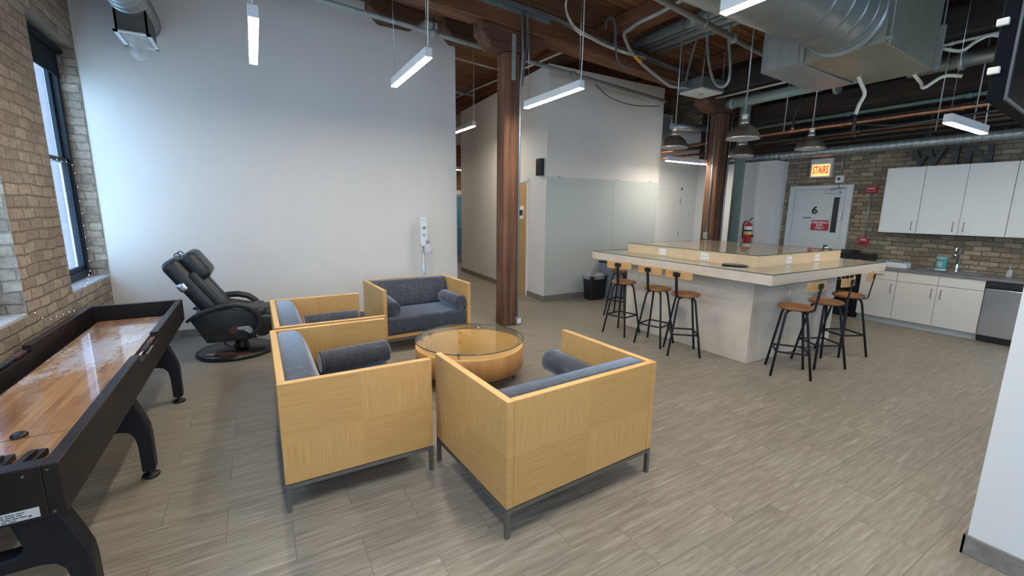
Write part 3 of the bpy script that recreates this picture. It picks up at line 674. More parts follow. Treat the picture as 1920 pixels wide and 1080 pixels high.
cablerun([(6.3, 5.0, 4.55), (6.5, 5.3, 4.2), (6.7, 5.5, 4.05), (6.85, 5.6, 4.05), (6.95, 5.6, 4.13)] , 0.008, 'cable_dark', 'loose cables reaching the flat grey box', 3, 0.04)
pipe('ceiling_cable', [(5.6, 6.6, 4.1), (6.0, 6.62, 3.93), (6.6, 6.62, 3.87), (7.3, 6.6, 3.93)], 0.008, 'black_pipe', 'thin black cable sagging below the grey sprinkler pipe', 'cable', n=6)
# flat grey cassette box under the roof
r = thing('ceiling_unit', 'flat grey metal box hung from the roof by the second post', 'ceiling box', (7.15, 5.51, 3.93))
MB().box((-0.30, -0.25, 0.02), (0.30, 0.25, 0.20)).build('casing', M['galv_dull'], r, bevel=0.006)
MB().box((-0.29, -0.24, -0.01), (0.29, 0.24, 0.02)).build('base_panel', M['laminate_up'], r, bevel=0.008)
MB().box((-0.05, -0.03, -0.016), (0.05, 0.03, -0.01)).build('badge', M['galv'], r)
for a, b in ((-0.27, -0.22), (0.27, -0.22), (-0.27, 0.22), (0.27, 0.22)): MB().cyl((a, b, 0.2), (a, b, 0.87), 0.006, 6).build('hanger_rod', M['galv'], r)
# grey-green pipe run with the tall pipe behind the bar
pipe('green_pipe', [(8.62, 5.575, 0), (8.62, 5.575, 3.95), (8.37, 5.575, 3.95)], 0.101, 'pipe_green', 'tall grey green pipe standing from floor to roof behind the bar', n=24)
pipe('green_pipe', [(8.37, 3.0, 3.944), (8.37, 5.80, 3.944)], 0.094, 'pipe_green2', 'pale green horizontal pipe above the pendant lamps', n=24,
     rings=[((8.37, 5.66, 3.944), (8.37, 5.73, 3.944), 0.105), ((8.37, 4.1, 3.944), (8.37, 4.18, 3.944), 0.105)])
M['reg'] = plain('dull_register_metal', (0.09, 0.09, 0.088, 1), 0.6, 0.2)
# round spiral duct over the lounge with its register
sd = thing('spiral_duct', 'round spiral air duct hanging above the lounge window', 'duct', (-1.0, 5.0, 4.03))
mb = MB()
yy = -3.4; prof = []
while yy < 7.22: prof += [(0.18, yy + 0.012), (0.18, yy + 0.095), (0.18, yy + 0.106), (0.189, yy + 0.109), (0.189, yy + 0.117), (0.18, yy + 0.120)]; yy += 0.125
mb.lathe(prof, n=40)
mb.bm.transform(Matrix.Rotation(-PI / 2, 4, 'X')); bmesh.ops.translate(mb.bm, verts=mb.bm.verts, vec=(-1.0, 0, 4.03))
part('duct', mb, M['galv'], sd, sd.location)
part('end_cap', MB().cyl((-1.0, 7.335, 4.03), (-1.0, 7.35, 4.03), 0.181, 32), M['galv'], sd, sd.location)
mb = MB(); mb.box((-1.13, 6.55, 3.68), (-1.11, 7.05, 4.0)); mb.box((-0.87, 6.55, 3.68), (-0.85, 7.05, 4.0)); mb.box((-1.13, 6.55, 3.68), (-0.85, 6.57, 4.0)); mb.box((-1.13, 7.03, 3.68), (-0.85, 7.05, 4.0))
part('register_box', mb, M['reg'], sd, sd.location)
mb = MB(); mb.box((-1.15, 6.53, 3.665), (-1.11, 7.07, 3.682)); mb.box((-0.87, 6.53, 3.665), (-0.83, 7.07, 3.682)); mb.box((-1.15, 6.53, 3.665), (-0.83, 6.57, 3.682)); mb.box((-1.15, 7.03, 3.665), (-0.83, 7.07, 3.682))
for k in range(7): mb.box((-1.10, 6.62 + k * 0.06, 3.66), (-0.88, 6.63 + k * 0.06, 3.70))
part('register_grille', mb, M['laminate_up'], sd, sd.location)
part('air_sock', MB().lathe([(0.075, 0), (0.085, -0.06), (0.06, -0.12), (0.09, -0.16), (0.07, -0.22), (0.0, -0.24)], c=(-0.98, 6.8, 3.70), n=20, sy=1.6), M['crystal'], sd, sd.location)
# big duct over the kitchen
bd = thing('air_duct', 'big round galvanised duct above the bar meeting a boxy plenum', 'duct', (4.5, 2.68, 3.93))
prof = [(0.37, 0)]
for x in (0.6, 1.8, 2.95, 3.25, 3.5, 3.72): prof += [(0.37, x - 0.03), (0.37, x), (0.375, x + 0.003), (0.375, x + 0.010), (0.37, x + 0.013), (0.37, x + 0.04)]
prof += [(0.37, 3.98)]
mb = MB().lathe(prof, n=48); mb.bm.transform(Matrix.Rotation(PI / 2, 4, 'Y')); bmesh.ops.translate(mb.bm, verts=mb.bm.verts, vec=(1.9, 2.68, 3.95))
part('round_duct', mb, M['galv_dull'], bd, bd.location)
part('collar', MB().cyl((5.72, 2.68, 3.95), (5.83, 2.68, 3.95), 0.395, 40), M['galv'], bd, bd.location)
zt = deck_z(7.4) - 0.3
part('plenum_box', MB().quadslab([(5.83, 2.30), (7.45, 2.385), (7.50, 3.10), (5.83, 3.09)], 3.6, 4.42), M['cream_sheet'], bd, bd.location, bevel=0.006, seg=1)
part('side_box', MB().quadslab([(5.78, 3.14), (7.34, 3.20), (7.28, 3.69), (5.80, 3.60)], 3.6, 4.18), M['galv'], bd, bd.location, bevel=0.006, seg=1)
mb = MB().quadslab([(5.80, 3.085), (5.84, 3.085), (5.84, 3.15), (5.80, 3.15)], 3.61, 4.42); mb.quadslab([(5.83, 3.09), (7.48, 3.10), (7.48, 3.15), (5.83, 3.15)], 3.615, 4.1)
part('flange', mb, M['pipe_grey'], bd, bd.location)
for (x, y) in ((5.86, 3.12), (5.86, 2.27), (7.45, 2.36), (7.5, 3.12)): part('hanger_rod', MB().cyl((x, y, 3.58), (x, y, 4.75), 0.008, 6), M['pipe_grey'], bd, bd.location)
part('corner_bracket', MB().box((5.82, 2.25, 3.62), (5.9, 2.30, 3.65)), M['pipe_grey'], bd, bd.location)
part('corner_post', MB().box((7.40, 2.33, 3.60), (7.46, 2.38, 4.1)), M['pipe_grey'], bd, bd.location)
pipe('flexible_conduit', [(7.5, 2.6, 3.62), (7.55, 2.52, 3.5), (7.5, 2.46, 3.42), (7.52, 2.3, 3.52), (7.6, 2.15, 3.5)], 0.02, 'cable_white', 'pale flexible conduit dangling from the corner of the plenum', 'conduit')
pipe('flexible_conduit', [(7.52, 2.35, 3.85), (7.6, 2.2, 3.8), (7.65, 2.1, 3.88), (7.7, 2.0, 3.93), (7.75, 1.9, 3.9)], 0.02, 'cable_white', 'pale flexible conduit looping out of the plenum side', 'conduit')
pipe('flexible_conduit', [(7.0, 3.0, 3.6), (7.02, 2.96, 3.5), (7.05, 2.92, 3.38), (7.02, 2.95, 3.25), (7.0, 2.97, 3.12)], 0.022, 'cable_white', 'pale flexible conduit dropping from the plenum to the black bracket', 'conduit')
r = thing('pipe_bracket', 'black hanging bracket with a long arm below the plenum', 'bracket', (7.0, 2.97, 2.88))
MB().cyl((0, 0, 0), (0, 0, 0.25), 0.022, 10).build('rod', M['black_pipe'], r)
MB().tube([(0, 0, 0.12), (0.1, -0.45, 0.05), (0.2, -1.3, 0.1)], 0.012, 8).build('arm', M['black_pipe'], r)
# runs of pipe along the kitchen side
KP = [
 ('copper_pipe', 8.8, 3.33, 0.030, 'copper', 'upper bright copper pipe running along the kitchen ceiling'),
 ('copper_pipe', 9.1, 3.22, 0.018, 'tim', 'lower dull copper pipe running along the kitchen ceiling'),
 ('ceiling_pipe', 9.3, 3.46, 0.045, 'black_pipe', 'black pipe just above the copper pipes in the kitchen'),
 ('ceiling_pipe', 9.0, 3.52, 0.03, 'pipe_green', 'thin grey green pipe above the black kitchen pipe'),
 ('ceiling_pipe', 8.5, 3.90, 0.10, 'galv', 'fat pale pipe high over the kitchen to the right of the plenum'),
 ('ceiling_pipe', 8.0, 4.02, 0.018, 'cable_white', 'thin pale pipe high over the kitchen under the wrapped duct'),
 ('ceiling_pipe', 8.17, 4.50, 0.022, 'cable_white', 'thin pale pipe against the kitchen roof deck'),
 ('ceiling_pipe', 9.35, 3.20, 0.03, 'tim', 'dull brown pipe tight against the kitchen brick wall'),
 ('ceiling_pipe', 9.2, 3.10, 0.025, 'black_pipe', 'lowest black pipe above the kitchen spiral duct'),
 ('ceiling_pipe', 9.5, 3.32, 0.05, 'black_pipe', 'thick black pipe at the back of the kitchen pipe rack'),
]
M['tim'] = plain('rusty_brown_pipe', (0.16, 0.10, 0.07, 1), 0.6, 0.2, var=0.15)
for nm, x, z, rr, mt, lab in KP:
    y1 = 3.0 if 'fat pale' in lab else (7.0 if x < 9.2 and 'thin' not in lab else 5.9)
    if x > 9.15: y1 = 5.1
    if x <= 9.15 and x > 8.9: y1 = 5.6
    if x == 8.8: y1 = 7.2
    pipe(nm, [(x, -1.5, z), (x, y1, z)], rr, mt, lab, rings=[((x, yy, z), (x, yy + 0.05, z), rr * 1.3) for yy in (0.9, 2.4, 3.9)])
kd = thing('spiral_duct', 'narrow spiral duct along the top of the kitchen brick wall', 'duct', (9.42, 3.0, 2.97))
prof = []; yy = -1.5
while yy < 6.9: prof += [(0.082, yy), (0.082, yy + 0.08), (0.087, yy + 0.086), (0.087, yy + 0.09), (0.082, yy + 0.096)]; yy += 0.1
mb = MB().lathe(prof, n=24); mb.bm.transform(Matrix.Rotation(-PI / 2, 4, 'X')); bmesh.ops.translate(mb.bm, verts=mb.bm.verts, vec=(9.42, 0, 2.97))
part('duct', mb, M['galv'], kd, kd.location)
for y in (0.9, 2.9, 4.6): part('strap', MB().box((9.40, y, 3.0), (9.44, y + 0.04, 3.6)).box((9.36, y - 0.02, 3.05), (9.48, y + 0.06, 3.07)), M['black_pipe'], kd, kd.location)
wd = MB().prism(rrect(7.7, 4.05, 8.35, 4.42, 0.12), 1, 1.2, 5.6)
solo('wrapped_duct', wd, M['foil'], 'duct wrapped in shiny black plastic high over the kitchen', 'duct', (8.0, 1.2, 4.05))
for i, (x, y, z0) in enumerate(((8.4, 2.55, 3.0), (8.5, 2.2, 2.95), (8.3, 4.6, 3.25))):
    pipe('threaded_rod', [(x, y, z0), (x, y, deck_z(x))], 0.008, 'galv', ('left of two thin steel rods hanging by the copper pipe', 'right of two thin steel rods hanging by the copper pipe', 'thin steel rod hanging near the pale green pipe')[i], 'rod', n=6)
r = thing('drop_pipe', 'short dark pipe rising from the copper pipe with a copper fitting', 'pipe', (8.8, 4.72, 3.33))
MB().tube([(0, 0, 0.05), (0, 0, 0.25), (0, -0.06, 0.42), (0, -0.10, 0.75)], 0.02, 8).build('riser', M['black_pipe'], r); MB().cyl((0, 0, 0), (0, 0, 0.09), 0.028, 10).build('fitting', M['copper'], r)
# things hung in the gap past the glass board
pipe('copper_pipe', [(7.9, 7.15, 3.12), (9.63, 7.05, 3.37)], 0.04, 'copper', 'glowing copper pipe lit by the lamp in the far kitchen corner')
pipe('copper_pipe', [(7.9, 6.95, 2.98), (9.63, 6.9, 3.21)], 0.03, 'copper', 'second copper pipe just under the glowing one in the far corner')
pipe('ceiling_pipe', [(7.9, 6.75, 3.62), (9.63, 6.75, 3.72)], 0.07, 'galv', 'pale grey pipe crossing high in the far kitchen corner')
r = thing('wall_panel', 'grey electrical panel high on the wall past the glass board', 'panel', (8.2, 7.28, 3.35)); MB().box((-0.2, -0.12, 0), (0.2, 0.02, 0.62)).build('casing', M['pipe_grey'], r, bevel=0.01); MB().box((-0.17, -0.13, 0.04), (0.17, -0.12, 0.58)).build('cover', M['galv_dull'], r, bevel=0.004)

# ------------------------------------------------------------------ lamps
def linear(cx, cy, z, L, axis, lab, top=0.0):
    r = thing('linear_pendant_lamp', lab, 'lamp', (cx, cy, z), 0 if axis == 'y' else PI / 2, 'white linear LED lamps')
    h = L / 2; b = 0.035
    m = MB(); m.box((-b, -h, 0.008), (b, h, 0.095)); m.build('housing', M['white_metal'], r, bevel=0.002)
    MB().box((-b + 0.003, -h + 0.004, 0.0), (b - 0.003, h - 0.004, 0.010)).build('diffuser', M['led'], r)
    zt = deck_z(cx) - z - 0.01
    zt -= top
    for yw in (-h + 0.06, h - 0.06): MB().tube([(0, yw, 0.095), (0, yw, zt)], 0.0025, 6).build('suspension_wire', M['steel'], r)
    c = MB(); c.tube([(0.0, -h + 0.03, 0.095), (0.0, -h + 0.02, 0.14), (0.015, -h + 0.03, 0.6), (0.005, -h + 0.03, zt)], 0.006, 6); c.build('power_cord', M['cable_white'], r)
    return r
# lamps seen in the picture
linear(0.11, 4.59, 3.19, 1.22, 'y', 'white linear lamp nearest the window, pointing at the camera')
linear(1.56, 4.89, 3.25, 1.22, 'y', 'slanting linear lamp in front of the middle of the tall white wall')
linear(3.373, 4.82, 3.21, 1.22, 'y', 'linear lamp hanging just right of the first timber post')
linear(3.88, 8.77, 3.43, 1.22, 'y', 'linear lamp in the hallway behind the end of the white wall')
linear(2.96, 1.55, 3.20, 1.22, 'y', 'linear lamp cut off by the top of the frame before the big duct')
linear(6.975, 1.853, 2.78, 1.22, 'x', 'linear lamp hanging in front of the kitchen wall letters')
linear(7.78, 6.2, 2.81, 1.22, 'x', 'low linear lamp behind the pendant lamps at the far corner', 0.30)
linear(5.3, 12.9, 3.0, 1.22, 'x', 'small distant linear lamp at the end of the hallway')
# the same lamps carry on over the rest of the room behind the camera
linear(0.11, 1.3, 3.19, 1.22, 'y', 'linear lamp over the near end of the shuffleboard table, above the frame')
linear(1.56, 1.3, 3.22, 1.22, 'y', 'linear lamp directly above the camera')
linear(0.8, -1.8, 3.22, 1.22, 'y', 'linear lamp hanging behind the camera')
linear(6.975, -0.6, 2.78, 1.22, 'x', 'linear lamp hidden behind the near right wall over the kitchen')

def dome():
    r = thing('pendant_lamp', 'x', 'pendant lamp', (0, 0, 2.77), 0, 'metal dome pendant lamps above the bar')
    o = [(0.202, 0.0), (0.205, 0.006), (0.196, 0.03), (0.186, 0.065), (0.165, 0.105), (0.13, 0.145), (0.09, 0.172), (0.052, 0.186), (0.04, 0.20)]
    i = [(0.036, 0.196), (0.05, 0.180), (0.087, 0.166), (0.126, 0.139), (0.160, 0.10), (0.181, 0.062), (0.191, 0.03), (0.198, 0.004), (0.202, 0.0)]
    MB().lathe(o, n=48).build('shade', M['dome'], r); MB().lathe(i, n=48).build('shade_lining', M['dome_in'], r)
    s_ = MB().lathe([(0.045, 0.19), (0.05, 0.20), (0.05, 0.215), (0.038, 0.22), (0.036, 0.29), (0.044, 0.295), (0.044, 0.31), (0.012, 0.315), (0.0, 0.315)], n=24)
    s_.build('socket_cap', M['sock'], r)
    MB().lathe([(0.0, 0.06), (0.022, 0.07), (0.03, 0.095), (0.028, 0.12), (0.016, 0.16), (0.016, 0.19)], n=16).build('bulb', M['bulb_off'], r)
    MB().cyl((0, 0, 0.31), (0, 0, 2.11), 0.008, 8).build('stem', M['galv'], r)
    return r
M['bulb_off'] = plain('unlit_glass_bulb', (0.75, 0.75, 0.72, 1), 0.1, var=0.01)
d0 = dome(); d0.location = (5.63, 4.745, 2.78); d0['label'] = 'dome pendant lamp furthest to the left, by the edge of the glass board wall'
dup(d0, (5.63, 3.64, 2.775), 0, 'dome pendant lamp nearest the camera, second from the left and largest')
dup(d0, (7.43, 4.80, 2.785), 0, 'dome pendant lamp seen just beneath the largest one')
dup(d0, (7.46, 3.71, 2.795), 0, 'dome pendant lamp on the right under the plenum box')

# ------------------------------------------------------------------ oak box armchairs
oak1, oak2 = srgb(212, 168, 106), srgb(184, 138, 78)
M['oak_plain'] = veneer('oak_veneer_plain', 1, 0, 0.5, oak1, oak2, False)
M['oak_side'] = veneer('oak_veneer_quartered_side', 1, 0.0, 0.50, oak1, oak2)
M['oak_side2'] = veneer('oak_veneer_quartered_side_turned', 1, 0.0, 0.50, oak1, oak2, True, 'LESS_THAN')
M['oak_back'] = veneer('oak_veneer_quartered_back', 0, 0.0, 0.50, oak1, oak2)
def armchair(lab, cx, cy, rz, W, D=0.93):
    r = thing('box_armchair', lab, 'armchair', (cx, cy, 0), rz, 'square oak box seats with slate cushions')
    w, d, t = W / 2, D / 2, 0.045
    z0, z1 = 0.188, 0.826
    for s in (-1, 1):
        x0, x1 = sorted((s * w, s * (w - t)))
        MB().box((x0, -d, z0), (x1, d, z1)).build('side_panel', M['oak_side2' if s > 0 else 'oak_side'], r, bevel=0.002, seg=1)
        MB().box((x0 + 0.001, -d + 0.001, z1 - 0.001), (x1 - 0.001, d - 0.001, z1 + 0.001)).build('side_edge_strip', M['oak_edge'], r)
    MB().box((-w + t + 0.002, -d + 0.002, z0), (w - t - 0.002, -d + t, z1)).build('back_panel', M['oak_back'], r, bevel=0.002, seg=1)
    MB().box((-w + t + 0.003, -d + 0.003, z1 - 0.001), (w - t - 0.003, -d + t - 0.001, z1 + 0.001)).build('back_edge_strip', M['oak_edge'], r)
    MB().box((-w + t, -d + t, z0), (w - t, d - 0.03, 0.228)).build('seat_platform', M['oak_plain'], r, bevel=0.003)
    f = MB(); b = 0.026
    for y in (-d, d - b): f.box((-w, y, 0.158), (w, y + b, 0.184))
    for x in (-w, w - b): f.box((x, -d + b, 0.158), (x + b, d - b, 0.184))
    f.build('base_frame', M['dark_metal'], r)
    for x in (-w, w - b):
        for y in (-d, d - b): MB().box((x, y, 0), (x + b, y + b, 0.158)).build('leg', M['dark_metal'], r)
    yb = -d + t + 0.002; xi = w - t - 0.004
    MB().box((-xi, yb + 0.06, 0.229), (xi, d - 0.025, 0.457)).build('seat_cushion', M['fabric'], r, bevel=0.03, seg=4, smooth=True)
    prof = [(yb, 0.458), (yb, 0.80), (yb + 0.02, 0.822), (yb + 0.13, 0.822), (yb + 0.17, 0.80), (yb + 0.21, 0.72), (yb + 0.25, 0.58), (yb + 0.265, 0.50), (yb + 0.25, 0.458)]
    MB().prism(prof, 0, -xi, xi).build('back_cushion', M['fabric'], r, bevel=0.014, seg=3, smooth=True)
    return r
armchair('left foreground oak box armchair, its back to the window, one side to the camera', 0.03 + 0.465, 2.71 + 0.64, -PI / 2, 1.285)
armchair('oak box armchair nearest the recliner, behind the left foreground one', 0.075 + 0.455, 4.055 + 0.64, -PI / 2, 1.28)
armchair('centre foreground oak box armchair with its quartered back to the camera', 1.655, 2.375, 0.055, 1.208, 0.95)
armchair('oak box armchair before the tall white wall, facing the camera over the round table', 1.873, 5.83, PI + 0.05, 1.215, 0.93)
def bolster_cushion(lab, p, q, rr=0.098):
    p, q = Vector(p), Vector(q); c = (p + q) / 2; base = Vector((c.x, c.y, c.z - rr))
    r = thing('bolster_cushion', lab, 'cushion', tuple(base), 0, 'round slate bolster cushions')
    d = (q - p).normalized(); L = (q - p).length; n = 24
    pts = []; rad = []
    for t, k in ((0, 0.82), (0.012, 0.95), (0.035, 1.0), (L / 2, 1.01), (L - 0.035, 1.0), (L - 0.012, 0.95), (L, 0.82)): pts.append(p + d * t); rad.append(rr * k)
    part('cover', MB().tube(pts, rr, n, radii=rad), M['fabric'], r, base)
    m = MB(); u = Vector((0, 0, 1)); v = d.cross(u).normalized(); u = v.cross(d).normalized()
    for e, s in ((p, 1), (q, -1)):
        c0 = e + d * 0.012 * s; m = MB(); m.tube([c0 + (u * math.cos(a) + v * math.sin(a)) * rr * 0.955 for a in [2 * PI * i / 28 for i in range(29)]], 0.0045, 6, caps=False)
        part('piping', m, M['piping'], r, base)
    return r
M['piping'] = plain('slate_piping', srgb(96, 102, 118), 0.7)
bolster_cushion('bolster cushion lying askew in the left foreground armchair', (0.37, 3.775, 0.557), (0.95, 3.845, 0.560), 0.096)
bolster_cushion('bolster cushion along the far arm of the armchair by the recliner', (0.38, 5.18, 0.557), (0.96, 5.20, 0.557), 0.096)
bolster_cushion('bolster cushion on the right side of the centre foreground armchair', (2.12, 2.94, 0.557), (2.135, 2.34, 0.557))
bolster_cushion('bolster cushion on the left end of the armchair against the white wall', (1.435, 5.42, 0.557), (1.46, 5.98, 0.557))
bolster_cushion('bolster cushion on the right end of the armchair against the white wall', (2.362, 5.42, 0.557), (2.33, 5.98, 0.557))

# ------------------------------------------------------------------ round table
r = thing('round_table', 'low round oak drum table with a smoked glass disc on top', 'table', (1.93, 4.19, 0))
R_ = 0.585
MB().lathe([(R_ - 0.02, 0.15), (R_, 0.152), (R_, 0.378), (R_ - 0.003, 0.38), (R_ - 0.05, 0.382)], n=96).build('drum', M['drum'] if 'drum' in M else ply_mat('oak_drum', srgb(206, 154, 94), srgb(172, 118, 64), 2), r)
MB().lathe([(R_ - 0.004, 0.3805), (R_ - 0.065, 0.3825), (R_ - 0.066, 0.378), (0.0, 0.378)], n=96).build('drum_top', M['oak_edge'], r)
MB().lathe([(0, 0.151), (R_ - 0.03, 0.151)], n=64).build('drum_base', M['oak_plain'], r)
gl = MB().lathe([(0, 0.437), (0.585, 0.437)], n=96); gl.lathe([(0.585, 0.449), (0, 0.449)], n=96)
gl.build('glass_top', M['glass_top'], r)
MB().lathe([(0.585, 0.437), (0.589, 0.440), (0.589, 0.446), (0.585, 0.449)], n=96).build('glass_rim', M['glass_edge'], r)
for k in range(4):
    a = PI / 4 + k * PI / 2 + 0.15
    MB().cyl((math.cos(a) * 0.53, math.sin(a) * 0.53, 0.38), (math.cos(a) * 0.53, math.sin(a) * 0.53, 0.437), 0.016, 16).build('glass_support', M['chrome'], r)
    MB().box((math.cos(a) * 0.5 - 0.013, math.sin(a) * 0.5 - 0.013, 0), (math.cos(a) * 0.5 + 0.013, math.sin(a) * 0.5 + 0.013, 0.152)).build('leg', M['dark_metal'], r)

# ------------------------------------------------------------------ recliner
rc = thing('recliner_chair', 'black leather massage recliner tilted back by the tall white wall', 'recliner', (-0.33, 6.36, 0))
L_ = rc.location
mb = MB().lathe([(0, 0.0), (0.42, 0.0), (0.435, 0.02), (0.43, 0.045), (0.40, 0.062), (0.18, 0.075), (0.0, 0.078)], n=48, sx=1.0, sy=0.95)
mb.build('base', M['black_plastic'], rc)
a0, a1 = -2.55, -1.15; mb = MB(); n = 18
for i in range(n): pass
vin = []; vout = []
for i in range(n + 1):
    a = a0 + (a1 - a0) * i / n; s_ = math.sin(PI * i / n) ** 0.5
    vin.append((math.cos(a) * (0.40 - 0.13 * s_), math.sin(a) * (0.38 - 0.125 * s_))); vout.append((math.cos(a) * 0.405, math.sin(a) * 0.385))
mb = MB().prism(vout + vin[::-1][1:-1], 2, 0.055, 0.078); mb.build('base_inlay', M['mahog'], rc, bevel=0.004)
MB().lathe([(0.10, 0.07), (0.075, 0.12), (0.07, 0.25), (0.10, 0.27)], n=24, c=(0.06, 0, 0)).build('pedestal', M['black_plastic'], rc)
def P3(x, y, z): return (x + 0.33, y, z)
# seat shell
MB().prism([(-0.40, 0.56), (-0.24, 0.235), (0.33, 0.235), (0.46, 0.30), (0.46, 0.50), (0.0, 0.56)], 1, -0.29, 0.29).build('seat_shell', M['leather'], rc, bevel=0.05, seg=4, smooth=True)
for s in (-1, 1):
    y0, y1 = sorted((s * 0.285, s * 0.335))
    MB().prism([(-0.42, 0.555), (-0.27, 0.235), (0.24, 0.235), (0.33, 0.40), (0.28, 0.56), (-0.02, 0.64), (-0.22, 0.63)], 1, y0, y1).build('side_panel', M['leather'], rc, bevel=0.02, seg=3, smooth=True)
    pts = [(-0.44, 0.525), (-0.36, 0.58), (-0.22, 0.64), (-0.06, 0.685), (0.06, 0.685), (0.17, 0.65), (0.25, 0.58), (0.285, 0.49), (0.27, 0.39), (0.21, 0.30), (0.15, 0.255)]
    MB().tube([(p[0], s * 0.365, p[1]) for p in pts], 0.032, 14, radii=[0.014, 0.026, 0.034, 0.038, 0.04, 0.04, 0.038, 0.036, 0.032, 0.028, 0.02]).build('armrest', M['leather'], rc, smooth=True)
MB().prism([(0.02, 0.40), (0.17, 0.40), (0.22, 0.33), (0.26, 0.25), (0.2, 0.28), (0.1, 0.36), (0.03, 0.37)], 1, -0.345, -0.335).build('side_trim', M['steel'], rc, bevel=0.003)
MB().cyl((-0.0, -0.335, 0.375), (-0.0, -0.375, 0.375), 0.045, 20).build('side_knob', M['mahog'], rc)
cb = MB(); cb.tube([(-0.12, -0.2, 0.24), (-0.10, -0.22, 0.17), (-0.02, -0.24, 0.13), (0.05, -0.22, 0.16), (0.07, -0.2, 0.24)], 0.008, 8); cb.build('power_cable', M['black_plastic'], rc)
# seat cushion and leg rest
MB().box((-0.14, -0.27, 0.47), (0.36, 0.27, 0.60)).build('seat_cushion', M['leather'], rc, bevel=0.05, seg=4, smooth=True)
MB().box((0.30, -0.24, 0.30), (0.56, 0.24, 0.58)).build('leg_rest', M['leather'], rc, bevel=0.07, seg=4, smooth=True)
# reclined back : bottom (-.10,.50) top (-.50,1.26) in local xz
def backslab(u0, u1, v0, v1, hw0, hw1, name, bev=0.06, mat='leather'):
    B = Vector((-0.03, 0.50)); T = Vector((-0.50, 1.255)); ax = (T - B); L0 = ax.length; ax.normalize(); nx = Vector((ax.y, -ax.x))
    bm = MB(); q = []
    for u, hw in ((u0, hw0), (u1, hw1)):
        for v in (v0, v1):
            for s in (-1, 1):
                p = B + ax * u * L0 + nx * v; q.append(bm.bm.verts.new((p.x, s * hw, p.y)))
    for f in ((0, 1, 3, 2), (4, 6, 7, 5), (0, 4, 5, 1), (2, 3, 7, 6), (0, 2, 6, 4), (1, 5, 7, 3)): bm.bm.faces.new([q[i] for i in f])
    return bm.build(name, M[mat], rc, bevel=bev, seg=5, smooth=True)
backslab(-0.05, 1.0, -0.17, 0.03, 0.325, 0.30, 'back_shell', 0.08)
backslab(0.02, 0.70, -0.02, 0.075, 0.115, 0.115, 'back_cushion', 0.035)
for s in (-1, 1):
    o = backslab(0.02, 0.74, -0.02, 0.08, 0.095, 0.09, 'back_side_cushion', 0.035); o.location = (0, s * 0.215, 0)
backslab(0.58, 0.97, 0.02, 0.20, 0.285, 0.275, 'head_pillow', 0.075)
for y in (-0.12, 0.12):
    MB().tube(arc((-0.475, 1.262), 0.028, -0.2, PI + 0.2, 8, 'xz', y), 0.012, 8, flat=0.5).build('pillow_strap', M['leather'], rc)
backslab(0.58, 0.70, -0.176, -0.08, 0.318, 0.314, 'side_insert', 0.03, 'steel')

# ------------------------------------------------------------------ shuffleboard table
tb = thing('shuffleboard_table', 'long dark stained shuffleboard table with a waxed playing surface', 'shuffleboard table', (-1.1575, 4.1, 0))
T0 = tb.location; X0, X1, Y0, Y1 = -1.55, -0.765, 2.30, 5.90; th = 0.052; ZT, ZB = 0.812, 0.585
def tp(name, mb, mat, **kw): return part(name, mb, M[mat] if isinstance(mat, str) else mat, tb, T0, **kw)
# right side board with the score notch
def sideboard(x0, x1):
    n0, n1 = 3.79, 4.44
    pts = [(Y0, ZB), (Y1, ZB), (Y1, ZT), (n1, ZT), (n1, ZT - 0.055), (n0, ZT - 0.055), (n0, ZT), (Y0, ZT)]
    return MB().prism(pts, 0, x0, x1)
tp('side_board', sideboard(X1 - th, X1), 'espresso', bevel=0.004)
tp('side_board', sideboard(X0, X0 + th), 'espresso', bevel=0.004)
tp('end_board', MB().box((X0 + th, Y0, ZB), (X1 - th, Y0 + th + 0.02, ZT)), 'espresso', bevel=0.004)
tp('end_board', MB().box((X0 + th, Y1 - th, ZB), (X1 - th, Y1, ZT)), 'espresso', bevel=0.004)
tp('gutter_floor', MB().box((X0 + th, Y0 + th, ZB + 0.01), (X1 - th, Y1 - th, ZB + 0.03)), 'black_plastic')
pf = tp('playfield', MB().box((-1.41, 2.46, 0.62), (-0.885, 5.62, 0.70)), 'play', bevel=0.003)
def line(p, q, w_=0.012):
    p, q = Vector(p), Vector(q); d = (q - p).normalized(); nn = Vector((-d.y, d.x)) * w_ / 2
    return MB().quadslab([tuple(p + nn), tuple(p - nn), tuple(q - nn), tuple(q + nn)], 0.7, 0.7008)
for p, q in (((-1.408, 2.905), (-0.887, 2.912)), ((-1.408, 2.705), (-0.887, 2.697)), ((-1.408, 5.3), (-0.887, 5.3))): shift(line(p, q, 0.004), T0).build('court_line', M['ink'], tb)
# score beads in the notches
for xs in (X1 - th / 2, X0 + th / 2):
    sb = tp('score_rail', MB().cyl((xs, 3.79, 0.775), (xs, 4.44, 0.775), 0.006, 8), 'steel')
    for grp, mt in ((4.02, 'black_plastic'), (4.24, 'mahog')):
        for k in range(8):
            bdm = MB().lathe([(0.006, -0.009), (0.016, -0.006), (0.016, 0.006), (0.006, 0.009)], n=12); bdm.bm.transform(Matrix.Rotation(PI / 2, 4, 'X'))
            bmesh.ops.translate(bdm.bm, verts=bdm.bm.verts, vec=(xs, grp + k * 0.02, 0.775)); shift(bdm, T0); bdm.build('score_bead', M[mt], sb)
tp('score_plate', MB().box((X1 - 0.012, 4.0, 0.745), (X1 + 0.004, 4.22, 0.760)), 'steel', bevel=0.002)
